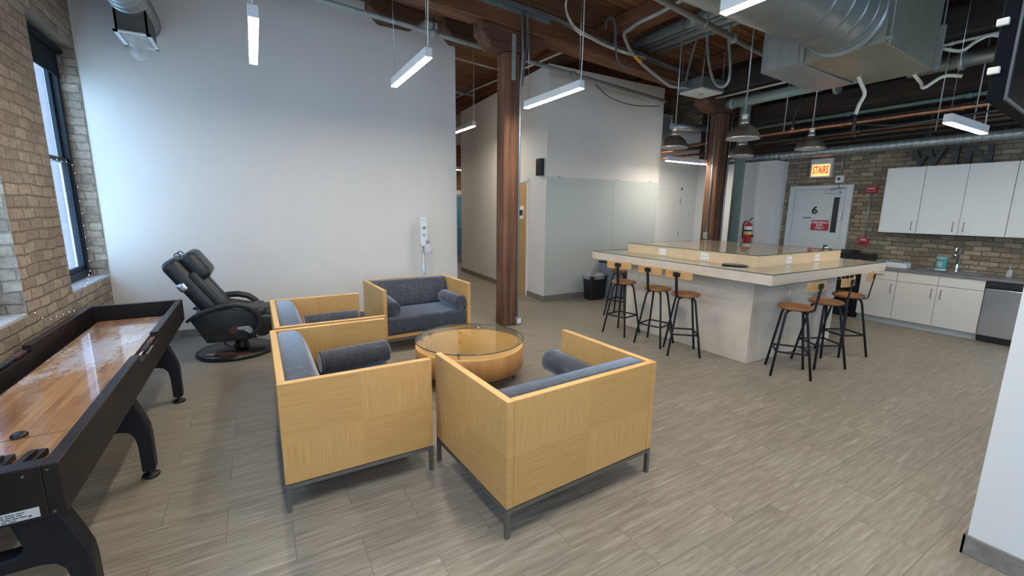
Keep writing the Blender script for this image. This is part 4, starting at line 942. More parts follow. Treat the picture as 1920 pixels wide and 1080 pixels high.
# legs : arched frames with feet
for k, y in enumerate((2.36, 3.587, 4.924)):
    yy0, yy1 = y - 0.045, y + 0.045; xc = (X0 + X1) / 2
    half = [(0.36, 0.585), (0.38, 0.54), (0.41, 0.45), (0.432, 0.37), (0.437, 0.30), (0.437, 0.06), (0.365, 0.06), (0.362, 0.25), (0.35, 0.32), (0.325, 0.355), (0.28, 0.368)]
    inner = [(0.12, 0.368), (0.08, 0.40), (0.07, 0.44), (0.10, 0.55), (0.11, 0.585)]
    for s in (-1, 1):
        pts = [(xc + s * p[0], p[1]) for p in half] + [(xc + s * 0.0, 0.368)] + [(xc, 0.43), (xc + s * 0.215, 0.43), (xc + s * 0.235, 0.45), (xc + s * 0.24, 0.47), (xc + s * 0.215, 0.585)]
        lg = tp('leg', MB().prism(pts, 1, yy0, yy1), 'black', bevel=0.008)
        ft = MB().lathe([(0, 0.0), (0.045, 0.0), (0.052, 0.012), (0.045, 0.022), (0.018, 0.026), (0.014, 0.06)], c=(xc + s * 0.40, y, 0), n=24); shift(ft, T0); ft.build('levelling_foot', M['black_plastic'], lg)
# notice strip on the near end
st = tp('notice_strip', MB().box((-1.40, 2.2985, 0.598), (-0.842, 2.30, 0.640)), 'sticker')if 'sticker' in M else None
M['sticker'] = plain('pale_printed_strip', (0.5, 0.5, 0.48, 1), 0.6, var=0.02)
st = tp('notice_strip', MB().box((-1.40, 2.2975, 0.598), (-0.842, 2.2995, 0.640)), 'sticker')
mk = MB(); rnd = random.Random(5)
for row in range(4):
    x = -1.39
    while x < -0.87 - (0.02 if row < 3 else 0.04):
        wd_ = rnd.uniform(0.008, 0.028); mk.box((x, 2.2968, 0.629 - row * 0.009), (min(x + wd_, -0.848), 2.2975, 0.6325 - row * 0.009)); x += wd_ + 0.005
shift(mk, T0); mk.build('notice_print', M['ink'], st)
for x, z in ((-0.87, 0.78), (-0.80, 0.79), (-0.87, 0.61), (-0.80, 0.605)):
    tp('bolt', MB().cyl((x, 2.301, z), (x, 2.296, z), 0.005, 10), 'dark_metal')
# puck and loose blocks
pk = thing('shuffleboard_puck', 'black shuffleboard puck lying on the white court line', 'puck', (-1.09, 2.93, 0.7008))
MB().lathe([(0, 0), (0.026, 0.0), (0.029, 0.004), (0.029, 0.014), (0.024, 0.02), (0.012, 0.02), (0.011, 0.016), (0, 0.016)], n=32).build('weight', M['steel'], pk)
MB().lathe([(0.031, 0.005), (0.0325, 0.010), (0.031, 0.017), (0.025, 0.022), (0.02, 0.024), (0.0, 0.024)], n=32).build('cap', M['black_plastic'], pk)
for i, (x, y, lab) in enumerate(((-0.955, 2.56, 'right one of two dark wooden end blocks on the near end of the playfield'), (-1.055, 2.56, 'left one of two dark wooden end blocks on the near end of the playfield'))):
    bl = thing('end_block', lab, 'block', (x, y, 0.7005), -0.12 if i == 0 else -0.05, 'dark wooden end blocks')
    MB().box((-0.035, -0.11, 0), (0.035, 0.11, 0.03)).build('block', M['espresso'], bl, bevel=0.004); MB().box((-0.012, -0.10, 0.03), (0.012, 0.08, 0.045)).build('ridge', M['espresso'], bl, bevel=0.003)

# ------------------------------------------------------------------ hand sanitiser stand
hs = thing('sanitizer_stand', 'slim white hand sanitiser stand with clear bag against the tall white wall', 'dispenser stand', (2.44, 7.15, 0))
MB().lathe([(0, 0), (0.15, 0), (0.155, 0.008), (0.15, 0.014), (0.02, 0.02)], n=32).build('base', M['steel'], hs)
MB().cyl((0, 0, 0.015), (0, 0, 1.32), 0.020, 16).build('pole', M['steel'], hs)
MB().prism(rrect(-0.058, 1.20, 0.058, 1.70, 0.055, 5), 1, -0.045, 0.0).build('sign_panel', M['laminate_up'], hs, bevel=0.006)
ic = MB(); ic.box((-0.035, -0.047, 1.625), (0.04, -0.045, 1.632)); ic.prism([(-0.03, 1.50), (0.0, 1.47), (0.04, 1.50), (0.035, 1.53), (-0.02, 1.53)], 1, -0.047, -0.045); ic.prism([(-0.03, 1.40), (0.005, 1.34), (0.01, 1.38), (0.035, 1.41), (0.0, 1.395)], 1, -0.047, -0.045)
ic.build('pictogram', M['grey_plastic'], hs)
MB().box((0.03, -0.11, 1.25), (0.085, -0.03, 1.29)).build('nozzle', M['grey_plastic'], hs, bevel=0.008)
MB().lathe([(0, -0.10), (0.05, -0.085), (0.075, -0.03), (0.07, 0.03), (0.045, 0.07), (0.02, 0.085)], c=(0.065, -0.07, 1.16), n=14).build('drip_bag', M['bag'], hs)

# ------------------------------------------------------------------ hallway corner and glass board
sp_ = thing('wall_speaker', 'small black box speaker on the narrow wall above the glass board', 'speaker', (4.905, 7.26, 2.48))
MB().box((-0.09, -0.085, 0), (0.0, 0.085, 0.32)).build('cabinet', M['black_plastic'], sp_, bevel=0.006); MB().box((-0.094, -0.07, 0.02), (-0.09, 0.07, 0.30)).build('grille', M['black'], sp_)
gb = thing('glass_board', 'large greenish glass marker board covering the lower wall left of the bar', 'marker board', (6.4, 7.08, 0.12))
for x0, x1 in ((4.905, 6.62), (6.625, 7.96)): part('glass_sheet', MB().box((x0, 7.068, 0.13), (x1, 7.076, 2.46)), M['gboard'], gb, gb.location, bevel=0.001, seg=1)
for x in (5.2, 6.23, 6.75, 7.7): part('clip', MB().box((x - 0.02, 7.060, 2.45), (x + 0.02, 7.084, 2.475)), M['steel'], gb, gb.location)

# ------------------------------------------------------------------ bins by the glass board
tc_ = thing('trash_can', 'open black waste bin with a clear liner under the glass board', 'bin', (6.02, 6.86, 0))
t0, t1 = 0.18, 0.235
def tub(z0, z1, a0_, b0_, a1_, b1_, t=0.008):
    m = MB(); R0 = rrect(-a0_, -b0_, a0_, b0_, 0.04); R1 = rrect(-a1_, -b1_, a1_, b1_, 0.045); k = len(R0)
    A = [m.bm.verts.new((p[0], p[1], z0)) for p in R0]; B = [m.bm.verts.new((p[0], p[1], z1)) for p in R1]
    Ci = [m.bm.verts.new((p[0] * 0.95, p[1] * 0.95, z1)) for p in R1]; Di = [m.bm.verts.new((p[0] * 0.95, p[1] * 0.95, z0 + 0.01)) for p in R0]
    m.bm.faces.new(A[::-1]); m.bm.faces.new(Di)
    for U, V in ((A, B), (B, Ci), (Ci, Di)):
        for i in range(k): m.bm.faces.new((U[i], U[(i + 1) % k], V[(i + 1) % k], V[i]))
    return m
tub(0, 0.50, 0.17, 0.12, 0.21, 0.15).build('body', M['black_plastic'], tc_)
m = MB(); k = 40
rings = []
for z, e in ((0.43, 1.015), (0.47, 1.05), (0.505, 1.06), (0.53, 1.03), (0.52, 0.95), (0.40, 0.92)):
    rg = []
    for i in range(k):
        a = 2 * PI * i / k; x = math.copysign(abs(math.cos(a)) ** 0.5, math.cos(a)) * 0.21; y = math.copysign(abs(math.sin(a)) ** 0.5, math.sin(a)) * 0.15
        j = 1 + random.uniform(-0.015, 0.015); rg.append(m.bm.verts.new((x * e * j, y * e * j, z + random.uniform(-0.01, 0.01))))
    rings.append(rg)
for A, B in zip(rings, rings[1:]):
    for i in range(k): m.bm.faces.new((A[i], A[(i + 1) % k], B[(i + 1) % k], B[i]))
m.build('liner_bag', M['bag'], tc_, smooth=True)
for i, (x, lab) in enumerate(((6.42, 'tall slim grey bin beside the open black one'), (6.78, 'tall slim grey bin behind the end bar stool'))):
    b_ = thing('slim_bin', lab, 'bin', (x, 6.765, 0), 0, 'tall slim grey bins')
    tub(0, 0.74, 0.13, 0.24, 0.16, 0.26).build('body', M['grey_plastic'], b_)
    MB().box((-0.165, -0.27, 0.74), (0.165, 0.27, 0.775)).build('lid', M['black_plastic'], b_, bevel=0.012); MB().box((-0.10, -0.285, 0.745), (0.10, -0.26, 0.77)).build('lid_handle', M['black_plastic'], b_)

# ------------------------------------------------------------------ bar island
isl = thing('bar_island', 'big square whitewashed bar with an overhanging top and a raised middle', 'bar counter', (6.2, 4.06, 0))
I0 = isl.location
def ip(name, mb, mat, **kw): return part(name, mb, M[mat], isl, I0, **kw)
ip('body', MB().box((5.065, 2.936, 0), (7.09, 5.0, 1.05)), 'birch', bevel=0.003, seg=1)
ip('panel_seam', MB().box((5.30, 2.9335, 0.925), (7.05, 2.936, 0.930)), 'base')
ip('lower_top', MB().box((4.79, 2.587, 1.045), (7.61, 5.54, 1.160)), 'birch', bevel=0.003, seg=1)
ip('upper_tier', MB().box((5.268, 3.051, 1.160), (7.36, 5.215, 1.303)), 'birch_top', bevel=0.003, seg=1)
def sheet(x0, y0, x1, y1, z, nm):
    ip(nm, MB().box((x0, y0, z), (x1, y1, z + 0.008)), 'glass_bar')
    e = MB(); t = 0.003
    for a, b in (((x0 - t, y0 - t, z), (x1 + t, y0, z + 0.008)), ((x0 - t, y1, z), (x1 + t, y1 + t, z + 0.008)), ((x0 - t, y0, z), (x0, y1, z + 0.008)), ((x1, y0, z), (x1 + t, y1, z + 0.008))): e.box(a, b)
    ip('glass_rim', e, 'glass_edge')
ip('lower_glass', MB().box((4.795, 2.592, 1.161), (5.266, 5.535, 1.169)), 'glass_bar'); ip('lower_glass', MB().box((5.266, 2.592, 1.161), (7.605, 3.049, 1.169)), 'glass_bar'); ip('lower_glass', MB().box((7.362, 3.049, 1.161), (7.605, 5.535, 1.169)), 'glass_bar')
e = MB()
for a, b in (((4.79, 2.587, 1.1605), (7.61, 2.592, 1.1695)), ((4.79, 2.592, 1.1605), (4.795, 5.54, 1.1695)), ((4.795, 5.535, 1.1605), (7.61, 5.54, 1.1695)), ((7.605, 2.592, 1.1605), (7.61, 5.535, 1.1695))): e.box(a, b)
ip('lower_glass_rim', e, 'glass_edge')
sheet(5.268, 3.051, 7.36, 5.215, 1.304, 'upper_glass')
for (y, z) in ((4.50, 1.232), (3.775, 1.232)):
    o = ip('power_outlet', MB().box((5.258, y - 0.065, z - 0.044), (5.268, y + 0.065, z + 0.044)), 'white_plastic', bevel=0.003)
    s_ = MB()
    for dy in (-0.03, 0.03):
        for k in (-0.008, 0.008): s_.box((5.2565, y + dy + k - 0.0015, z - 0.012), (5.258, y + dy + k + 0.0015, z + 0.012))
    shift(s_, I0); s_.build('socket_slots', M['ink'], o)
for (x, z) in ((5.965, 1.228), (6.68, 1.226)):
    o = ip('power_outlet', MB().box((x - 0.065, 3.041, z - 0.044), (x + 0.065, 3.051, z + 0.044)), 'white_plastic', bevel=0.003)
    s_ = MB()
    for dx in (-0.03, 0.03):
        for k in (-0.008, 0.008): s_.box((x + dx + k - 0.0015, 3.0395, z - 0.012), (x + dx + k + 0.0015, 3.041, z + 0.012))
    shift(s_, I0); s_.build('socket_slots', M['ink'], o)
for x in (5.80, 6.38): ip('bag_hook', MB().tube([(x, 2.936, 0.87), (x, 2.915, 0.87), (x, 2.905, 0.85), (x, 2.905, 0.78), (x, 2.89, 0.765), (x, 2.875, 0.78)], 0.004, 8), 'chrome')
tl = thing('tablet', 'thin dark tablet lying on the bar top near its front corner', 'tablet', (5.19, 3.28, 1.1705), 0.35)
MB().box((-0.09, -0.14, 0), (0.09, 0.14, 0.009)).build('body', M['black_plastic'], tl, bevel=0.004); MB().box((-0.078, -0.125, 0.009), (0.078, 0.125, 0.0105)).build('screen', plain('dark_blue_screen', (0.02, 0.05, 0.07, 1), 0.08), tl)
MB().box((-0.095, -0.10, 0.011), (0.03, 0.145, 0.018)).build('cover', M['cable_dark'], tl, rz=0.1)
tb2 = thing('card_holder', 'small black card holder on the far right corner of the raised bar top', 'card holder', (7.22, 3.2, 1.3125))
MB().box((-0.05, -0.03, 0), (0.05, 0.03, 0.012)).build('base', M['black_plastic'], tb2); MB().box((-0.045, 0.0, 0.012), (0.045, 0.014, 0.06)).build('holder', M['black_plastic'], tb2); MB().box((-0.04, -0.02, 0.012), (0.04, -0.004, 0.03)).build('cards', M['paper'], tb2)

# ------------------------------------------------------------------ stools
def stool():
    r = thing('bar_stool', 'x', 'bar stool', (0, 0, 0), 0, 'black metal bar stools with round wooden seats')
    for k in range(4):
        a = PI / 4 + k * PI / 2; c, s = math.cos(a), math.sin(a)
        rad = [(0.03, 0.752), (0.09, 0.752), (0.118, 0.745), (0.14, 0.72), (0.152, 0.68), (0.21, 0.36), (0.276, 0.004)]
        MB().tube([(c * q, s * q, z) for q, z in rad], 0.0135, 12).build('leg', M['black'], r)
    zr = 0.285; rr = 0.224; pts = [(math.cos(PI / 4 + k * PI / 2) * rr, math.sin(PI / 4 + k * PI / 2) * rr, zr) for k in range(4)]
    for k in range(4): MB().cyl(pts[k], pts[(k + 1) % 4], 0.011, 10).build('foot_bar', M['black'], r)
    MB().lathe([(0, 0.752), (0.09, 0.752), (0.09, 0.766), (0, 0.766)], n=24).build('swivel_plate', M['black'], r)
    MB().lathe([(0, 0.768), (0.165, 0.768), (0.176, 0.774), (0.180, 0.786), (0.176, 0.799), (0.16, 0.806), (0.06, 0.802), (0, 0.800)], n=48).build('seat', M['maple_seat'], r)
    # backrest assembly points to +X locally
    b = MB(); w_ = 0.019
    b.prism([(0.06, 0.756), (0.175, 0.756), (0.205, 0.775), (0.245, 1.09), (0.232, 1.09), (0.194, 0.782), (0.172, 0.766), (0.06, 0.766)], 1, -w_, w_); b.build('back_support', M['black'], r, bevel=0.002, seg=1)
    n = 10; v = []; m = MB()
    fr = []; bk = []
    for i in range(n + 1):
        t = -1 + 2 * i / n; y = t * 0.19; x = 0.216 - 0.035 * t * t
        fr.append((x, y)); bk.append((x + 0.014, y))
    m.quadslab(fr + bk[::-1], 1.005, 1.105); m.build('backrest', M['maple_back'], r, bevel=0.004)
    MB().box((0.230, -0.05, 1.03), (0.236, 0.05, 1.085)).build('back_bracket', M['black'], r, bevel=0.004)
    return r
SPIN = ('seat', 'back_support', 'backrest', 'back_bracket', 'swivel_plate')
def place(r, x, y, legrot, back):
    r.location = (x, y, 0); r.rotation_euler = (0, 0, math.radians(legrot))
    for c in r.children:
        if c.name.split('.')[0] in SPIN: c.rotation_euler.z = math.radians(back - legrot)
s0 = stool()
SL = [(4.684, 4.681, 11, 200, 'bar stool furthest left in front of the bar, by the waste bins'), (4.714, 4.071, 15, 184, 'middle one of the three bar stools on the left side of the bar'),
      (4.709, 3.605, -42, 185, 'bar stool nearest the front corner on the left side of the bar'), (5.197, 2.52, 37, -90, 'bar stool nearest the camera on the right side of the bar'),
      (5.851, 2.503, -27, -86, 'middle bar stool on the right side of the bar'), (6.60, 2.58, -25, -78, 'bar stool furthest right, in front of the kitchen cabinets'),
      (5.45, 5.52, 20, 80, 'bar stool mostly hidden behind the far end of the bar beside the grey bins')]
allst = [s0] + [dup(s0, (0, 0, 0), 0, l[4]) for l in SL[1:]]
for st_, (x, y, a, b, lab) in zip(allst, SL): st_['label'] = lab; place(st_, x, y, a, b)

# ------------------------------------------------------------------ kitchen run
XK = 9.065
def bar_handle(parent, base, p, q, off=0.03):
    p, q = Vector(p), Vector(q); o = Vector((-off, 0, 0)); d = (q - p).normalized() * 0.008
    m = MB().tube([p, p + o * 0.85 + d * 0.2, p + o + d, q + o - d, q + o * 0.85 - d * 0.2, q], 0.0055, 8)
    shift(m, base); return m.build('handle', M['dark_metal'], parent)
def base_unit(y0, y1, hand, drawer_pull, lab):
    r = thing('base_cabinet', lab, 'cabinet', (9.36, (y0 + y1) / 2, 0), 0, 'white base cabinets under the worktop'); b = r.location
    part('carcass', MB().box((XK + 0.022, y0 + 0.001, 0.10), (9.665, y1 - 0.001, 0.735 if 1.8 < y0 < 2.5 else 0.90)), M['laminate'], r, b)
    part('plinth', MB().box((9.135, y0, 0.0), (9.66, y1, 0.10)), M['door_white'], r, b)
    dr = part('drawer', MB().box((XK, y0 + 0.003, 0.745), (XK + 0.02, y1 - 0.003, 0.897)), M['laminate'], r, b, bevel=0.0015, seg=1)
    if drawer_pull: ym = (y0 + y1) / 2; bar_handle(dr, b, (XK, ym + 0.06, 0.825), (XK, ym - 0.06, 0.825))
    dd = part('door', MB().box((XK, y0 + 0.003, 0.105), (XK + 0.02, y1 - 0.003, 0.739)), M['laminate'], r, b, bevel=0.0015, seg=1)
    yh = y0 + 0.055 if hand == 'r' else y1 - 0.055
    bar_handle(dd, b, (XK, yh, 0.68), (XK, yh, 0.54))
    return r
base_unit(1.889, 2.397, 'l', False, 'white base cabinet directly left of the dishwasher')
base_unit(2.397, 2.905, 'r', False, 'white base cabinet under the soap tub, second left of the dishwasher')
base_unit(2.905, 3.405, 'r', True, 'white base cabinet with a pull on its drawer, next to the drinks fridge')
dwm = thing('dishwasher', 'stainless steel dishwasher with a black control strip', 'dishwasher', (9.36, 1.585, 0)); b = dwm.location
part('door', MB().box((XK - 0.005, 1.29, 0.10), (XK + 0.02, 1.882, 0.785)), M['dw'], dwm, b, bevel=0.004)
part('control_strip', MB().box((XK - 0.002, 1.29, 0.79), (XK + 0.02, 1.882, 0.895)), M['black_plastic'], dwm, b, bevel=0.003)
part('pocket_handle', MB().box((XK - 0.012, 1.32, 0.80), (XK - 0.002, 1.85, 0.835)), M['black'], dwm, b, bevel=0.004)
part('body', MB().box((XK + 0.021, 1.285, 0.02), (9.665, 1.886, 0.895)), M['black_plastic'], dwm, b)
part('kick_plate', MB().box((9.12, 1.29, 0.0), (9.15, 1.882, 0.095)), M['black_plastic'], dwm, b)
base_unit(0.78, 1.285, 'l', False, 'white base cabinet hidden to the right of the dishwasher behind the near wall')
wt = thing('worktop', 'grey worktop running the length of the kitchen cabinets', 'worktop', (9.36, 2.5, 0.902)); b = wt.location
m = MB(); yl, yh = 0.78, 4.02; sy0, sy1, sx0, sx1 = 2.03, 2.78, 9.17, 9.53
m.box((9.04, yl, 0.902), (9.668, sy0, 0.94)); m.box((9.04, sy1, 0.902), (9.668, yh, 0.94)); m.box((9.04, sy0, 0.902), (sx0, sy1, 0.94)); m.box((sx1, sy0, 0.902), (9.668, sy1, 0.94))
part('slab', m, M['counter'], wt, b)
sk = thing('sink', 'dark inset sink basin under the gooseneck tap', 'sink', (9.35, 2.405, 0.74))
m = MB(); w2, l2 = (sx1 - sx0) / 2, (sy1 - sy0) / 2
for a, c in (((-w2, -l2, 0), (w2, l2, 0.012)), ((-w2, -l2, 0.012), (-w2 + 0.01, l2, 0.198)), ((w2 - 0.01, -l2, 0.012), (w2, l2, 0.198)), ((-w2, -l2, 0.012), (w2, -l2 + 0.01, 0.198)), ((-w2, l2 - 0.01, 0.012), (w2, l2, 0.198))): m.box(a, c)
m.build('basin', M['steel'], sk); MB().cyl((0, 0, 0.012), (0, 0, 0.016), 0.04, 20).build('drain', M['chrome'], sk)
fc = thing('faucet', 'tall chrome gooseneck tap over the sink', 'tap', (9.58, 2.355, 0.94))
MB().lathe([(0.03, 0), (0.03, 0.01), (0.022, 0.02), (0.02, 0.10), (0.016, 0.12)], n=20).build('body', M['chrome'], fc)
MB().tube([(0, 0, 0.1), (0, 0, 0.34)] + [(-0.085 + 0.085 * math.cos(a), 0, 0.34 + 0.095 * math.sin(a)) for a in [PI * i / 10 for i in range(1, 11)]] + [(-0.17, 0, 0.30)], 0.013, 12).build('spout', M['chrome'], fc)
MB().cyl((-0.17, 0, 0.31), (-0.17, 0, 0.22), 0.019, 16).build('spray_head', M['chrome'], fc)
MB().tube([(0, -0.015, 0.075), (0, -0.05, 0.08), (0, -0.13, 0.085)], 0.008, 8).build('lever', M['chrome'], fc)
so = thing('soap_pump', 'small clear soap pump standing on the worktop above the dishwasher', 'soap dispenser', (9.5, 1.767, 0.94))
MB().lathe([(0, 0), (0.028, 0), (0.03, 0.01), (0.03, 0.09), (0.012, 0.11)], n=20).build('bottle', M['bag'], so); MB().tube([(0, 0, 0.10), (0, 0, 0.155), (-0.05, 0, 0.155)], 0.007, 8).build('pump', M['white_plastic'], so)
wp = thing('wipes_tub', 'round teal tub standing on the worktop left of the tap', 'tub', (9.5, 2.52, 0.94))
MB().lathe([(0, 0), (0.068, 0), (0.07, 0.01), (0.07, 0.03)], n=32).build('base_band', M['white_plastic'], wp); MB().lathe([(0.0705, 0.03), (0.0705, 0.19)], n=32).build('label_wrap', M['teal'], wp)
MB().lathe([(0.07, 0.19), (0.072, 0.195), (0.072, 0.215), (0.066, 0.222), (0, 0.222)], n=32).build('lid', M['teal2'] if 'teal2' in M else plain('pale_teal_lid', (0.25, 0.48, 0.48, 1), 0.4), wp)
o = MB(); 
for k, ww in enumerate((0.06, 0.075, 0.05)): o.box((-0.0725, -ww / 2, 0.13 - k * 0.03), (-0.0705, ww / 2, 0.142 - k * 0.03))
o.build('label_print', M['paper'], wp)
bx = thing('utensil_tray', 'long white tray of wrapped utensils on the worktop left of the sink', 'tray', (9.32, 3.09, 0.94))
MB().box((-0.11, -0.225, 0), (0.11, 0.225, 0.085)).build('tray', M['laminate_up'], bx, bevel=0.012)
m = MB(); rnd = random.Random(2)
for k in range(9): y = -0.19 + k * 0.047; m.box((-0.09, y - 0.012, 0.085), (0.08, y + 0.012, 0.085 + rnd.uniform(0.008, 0.022)))
m.build('packets', plain('pale_blue_packets', (0.30, 0.42, 0.62, 1), 0.35), bx, bevel=0.005)
cm = thing('coffee_machine', 'long low black appliance on the worktop at the left end of the kitchen', 'appliance', (9.32, 3.63, 0.94))
MB().box((-0.16, -0.26, 0.0), (0.2, 0.27, 0.19)).build('body', M['black_plastic'], cm, bevel=0.015); MB().box((-0.165, -0.24, 0.02), (-0.158, 0.25, 0.12)).build('front', M['black'], cm); MB().prism([(-0.12, 0.19), (0.18, 0.19), (0.18, 0.235), (0.0, 0.235)], 1, 0.0, 0.26).build('lid', M['black_plastic'], cm, bevel=0.008)
fr = thing('drinks_fridge', 'black undercounter drinks fridge with a glass door beyond the bar', 'fridge', (9.37, 3.72, 0)); b = fr.location
part('cabinet', MB().box((9.10, 3.425, 0.0), (9.66, 4.015, 0.885)), M['black_plastic'], fr, b, bevel=0.006)
part('door_frame', MB().box((9.06, 3.43, 0.06), (9.075, 4.01, 0.12)).box((9.06, 3.43, 0.83), (9.075, 4.01, 0.88)).box((9.06, 3.43, 0.12), (9.075, 3.48, 0.83)).box((9.06, 3.96, 0.12), (9.075, 4.01, 0.83)), M['black'], fr, b)
part('shelf', MB().box((9.076, 3.48, 0.44), (9.098, 3.96, 0.455)).box((9.076, 3.48, 0.64), (9.098, 3.96, 0.655)), M['steel'], fr, b)
part('door_glass', MB().box((9.064, 3.48, 0.12), (9.070, 3.96, 0.83)), M['pane'], fr, b)
for k in range(7): part('can', MB().cyl((9.087, 3.51 + k * 0.065, 0.655), (9.087, 3.51 + k * 0.065, 0.76), 0.0105, 12), M['chrome' if k % 3 else 'laminate_up'], fr, b)
# wall cabinets
def wall_unit(y0, y1, doors, lab):
    r = thing('wall_cabinet', lab, 'cabinet', (9.5, (y0 + y1) / 2, 1.52), 0, 'white wall cabinets over the worktop'); b = r.location
    part('carcass', MB().box((9.352, y0 + 0.001, 1.522), (9.668, y1 - 0.001, 2.585)), M['laminate_up'], r, b)
    for (a, c, hand) in doors:
        dd = part('door', MB().box((9.33, a + 0.003, 1.52), (9.35, c - 0.003, 2.586)), M['laminate_up'], r, b, bevel=0.0015, seg=1)
        yh = a + 0.06 if hand == 'r' else c - 0.06
        bar_handle(dd, b, (9.33, yh, 1.715), (9.33, yh, 1.575))
wall_unit(2.860, 3.367, [(2.860, 3.350, 'r')], 'white single door wall cabinet at the left end of the row')
wall_unit(1.862, 2.858, [(2.361, 2.858, 'r'), (1.862, 2.361, 'l')], 'white double door wall cabinet over the sink and tap')
wall_unit(0.86, 1.860, [(1.362, 1.860, 'r'), (0.86, 1.362, 'l')], 'white wall cabinet cut off by the near wall at the right edge')
# letters on top of the cabinets
M['letter'] = plain('dark_zinc_letter', (0.045, 0.05, 0.052, 1), 0.6, 0.2, var=0.2, scale=25)
for ch, yc, sx_ in (('W', 2.92, 1.0), ('I', 2.60, 1.35), ('N', 2.33, 1.12)):
    lt = thing('metal_letter', 'dark metal capital letter %s standing on top of the wall cabinets' % ch, 'letter', (9.52, yc, 2.587), 0, 'dark metal capital letters')
    text_mesh('letter_body', ch, 0.37, 0.03, M['letter'], lt, (0, 0, 0.132), RX, 0.012, sx_)

# ------------------------------------------------------------------ wall fittings on the kitchen side
sg = thing('stairs_sign', 'lit red STAIRS sign in a steel frame above the exit door', 'sign', (9.67, 4.525, 2.51))
MB().box((-0.07, -0.19, 0), (0, 0.19, 0.36)).build('case', M['door_white'], sg, bevel=0.006)
MB().box((-0.076, -0.155, 0.03), (-0.07, 0.155, 0.25)).build('lit_panel', emit('lit_orange_panel', (1.0, 0.30, 0.10, 1), 1.6), sg)
text_mesh('sign_text', 'STAIRS', 0.20, 0.001, emit('lit_red_letters', (0.8, 0.01, 0.01, 1), 0.7), sg, (-0.0775, 0, 0.14), RX, 0.004, 0.46)
MB().cyl((-0.07, -0.12, 0.31), (-0.074, -0.12, 0.31), 0.008, 10).build('test_button', M['ink'], sg)
fb = thing('door_sensor', 'small white sensor box with a dark lens on a conduit above the exit door', 'sensor', (9.67, 4.19, 2.40))
MB().box((-0.05, -0.07, 0), (0, 0.07, 0.13)).build('box', M['laminate_up'], fb, bevel=0.006); MB().cyl((-0.05, 0.01, 0.07), (-0.062, 0.01, 0.07), 0.025, 16).build('lens', M['ink'], fb)
MB().cyl((-0.02, 0, 0.13), (-0.02, 0, 0.60), 0.012, 10).build('conduit', M['galv'], fb)
MB().tube([(-0.03, 0.0, 0.0), (-0.06, -0.01, -0.08), (-0.05, -0.06, -0.10), (-0.06, -0.12, -0.09)], 0.005, 6).build('cable', M['ink'], fb)
al = thing('fire_strobe', 'red fire alarm strobe box beside the exit door', 'fire alarm', (9.67, 3.655, 2.20))
MB().box((-0.06, -0.075, 0), (0, 0.075, 0.125)).build('box', M['red'], al, bevel=0.008); MB().box((-0.085, -0.05, 0.055), (-0.06, 0.05, 0.095)).build('strobe_lens', M['chrome'], al, bevel=0.01)
pu = thing('fire_pull_station', 'dark red fire pull station at the foot of the conduit by the exit door', 'fire alarm', (9.67, 3.665, 1.24))
MB().box((-0.06, -0.075, 0), (0, 0.075, 0.145)).build('box', M['red'], pu, bevel=0.008); MB().box((-0.075, -0.05, 0.04), (-0.06, 0.05, 0.075)).build('pull_bar', M['ink'], pu, bevel=0.004); text_mesh('pull_text', 'FIRE', 0.045, 0.001, M['paper'], pu, (-0.0615, 0, 0.115), RX)
pipe('alarm_conduit', [(9.65, 3.66, 1.39), (9.65, 3.66, 2.20)], 0.013, 'galv', 'steel conduit joining the two red fire alarm boxes', 'conduit', rings=[((9.65, 3.66, 1.86), (9.65, 3.66, 1.88), 0.017)])
ex = thing('fire_extinguisher', 'red fire extinguisher hung on the white wall between the green pipe and the exit door', 'fire extinguisher', (9.12, 5.56, 1.16))
MB().lathe([(0, 0), (0.07, 0.0), (0.078, 0.02), (0.078, 0.36), (0.06, 0.42), (0.03, 0.445), (0.03, 0.46)], n=32).build('cylinder', M['red'], ex)
MB().prism([(-0.05, -0.079), (0.05, -0.079), (0.0, -0.079)], 2, 0, 0.001).build('tag_hook', M['chrome'], ex) if False else None
MB().lathe([(0.0795, 0.25), (0.0795, 0.37)], n=32).build('label_band', M['paper'], ex); MB().lathe([(0.0795, 0.20), (0.0795, 0.245)], n=32).build('yellow_band', M['yellow'], ex)
MB().lathe([(0.026, 0.455), (0.026, 0.49), (0.0, 0.495)], n=16).build('valve', M['chrome'], ex)
MB().tube([(0.0, 0.0, 0.48), (-0.03, -0.05, 0.52), (-0.04, -0.11, 0.55)], 0.009, 8).build('lever', M['black'], ex)
MB().tube([(0, 0.02, 0.475), (-0.02, 0.08, 0.47), (-0.03, 0.10, 0.40), (-0.03, 0.095, 0.22), (-0.03, 0.09, 0.10)], 0.012, 10).build('hose', M['black_plastic'], ex)
MB().box((-0.01, -0.085, 0.15), (0.09, 0.085, 0.18)).build('wall_bracket', M['black'], ex)
MB().lathe([(0.0798, 0.262), (0.0798, 0.30)], n=32).build('label_print', M['ink'], ex)
thp = thing('wall_speaker', 'narrow black box on the white wall at the left edge of the second post', 'speaker', (9.62, 6.85, 1.75)); MB().box((-0.09, -0.08, 0), (0, 0.08, 0.36)).build('cabinet', M['black_plastic'], thp, bevel=0.006)

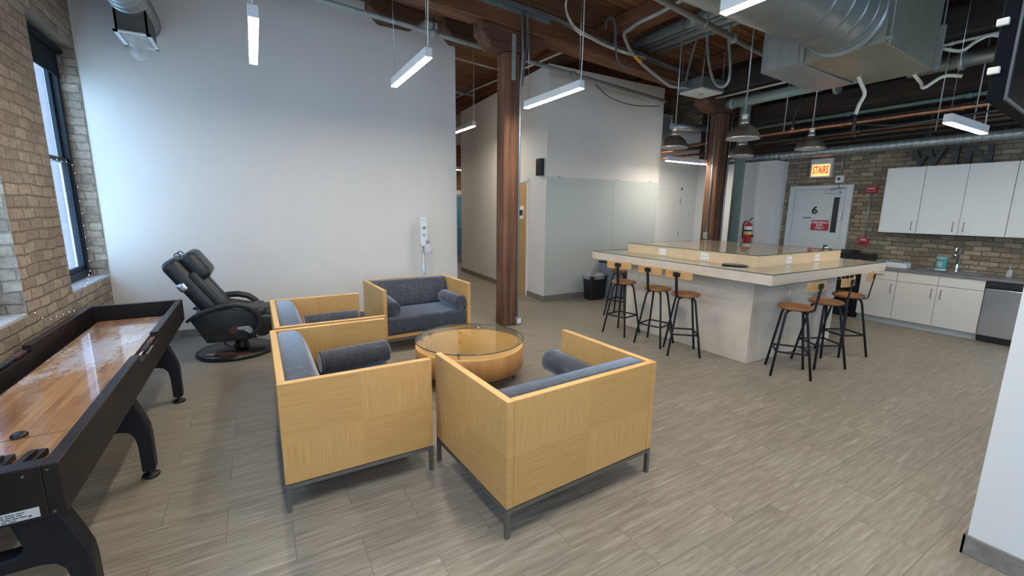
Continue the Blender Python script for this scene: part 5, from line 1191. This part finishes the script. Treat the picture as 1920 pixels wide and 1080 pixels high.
# ------------------------------------------------------------------ hanging screen at the right edge
tv = thing('hanging_screen', 'black screen hung high at the right edge of the frame', 'screen', (3.5, 0.755, 2.36), 0.07)
MB().box((-0.50, -0.03, 0), (0.75, 0.03, 0.72)).build('panel', M['tvback'] if 'tvback' in M else plain('dark_blue_grey_panel', (0.004, 0.006, 0.009, 1), 0.6, Specular_IOR_Level=0.05), tv, bevel=0.004)
MB().box((-0.503, -0.036, -0.004), (0.753, -0.028, 0.012)).box((-0.505, -0.037, -0.004), (-0.488, -0.028, 0.72)).build('bezel', plain('grey_bezel', (0.05, 0.065, 0.085, 1), 0.5), tv)
for z in (0.115, 0.32): MB().box((-0.525, 0.0, z), (-0.50, 0.04, z + 0.03)).build('bracket_clip', M['cable_white'], tv, bevel=0.004)
MB().cyl((0.2, 0.0, 0.72), (0.2, 0.0, 2.60), 0.025, 12).build('ceiling_pole', M['black'], tv)

# ------------------------------------------------------------------ fairy lights on the brick wall
fl_ = thing('string_lights', 'string of tiny warm bulbs around the window and trailing down the brick wall', 'string lights', (XL - 0.10, 7.1, 0.96))
W_ = []
for k in range(10): W_.append((XL - 0.155, 7.05 - k * 0.012, 2.30 + 0.01 * math.sin(k * 2)))
path = [(XL - 0.16, 6.2, 2.33), (XL - 0.16, 6.6, 2.30), (XL - 0.16, 7.0, 2.31), (XL - 0.155, 7.28, 2.30), (XL - 0.15, 7.30, 2.0), (XL - 0.15, 7.29, 1.6), (XL - 0.15, 7.30, 1.25), (XL - 0.15, 7.26, 1.02), (XL - 0.06, 6.75, 0.965), (XL + 0.012, 6.35, 0.96), (XL + 0.015, 6.2, 0.86), (XL + 0.015, 5.95, 0.78), (XL + 0.015, 5.6, 0.80), (XL + 0.015, 5.3, 0.83), (XL + 0.015, 5.05, 0.93), (XL + 0.0, 4.85, 0.985)]
part('wire', MB().tube(path, 0.0018, 5), M['cable_dark'], fl_, fl_.location)
proto = None; tot = 0
pv = [Vector(p) for p in path]; step = 0.15; acc = 0; rnd = random.Random(11)
for a, b in zip(pv, pv[1:]):
    L = (b - a).length; t = acc
    while t < L:
        p = a + (b - a) * (t / L) + Vector((0.006, rnd.uniform(-0.012, 0.012), rnd.uniform(-0.015, 0.015)))
        if proto is None: proto = MB().lathe([(0, -0.0035), (0.003, 0), (0, 0.0035)], n=6).build('bulb', M['fairy'], fl_); o = proto
        else: o = proto.copy(); C.objects.link(o)
        o.location = p - Vector(fl_.location); t += step; tot += 1
    acc = t - L
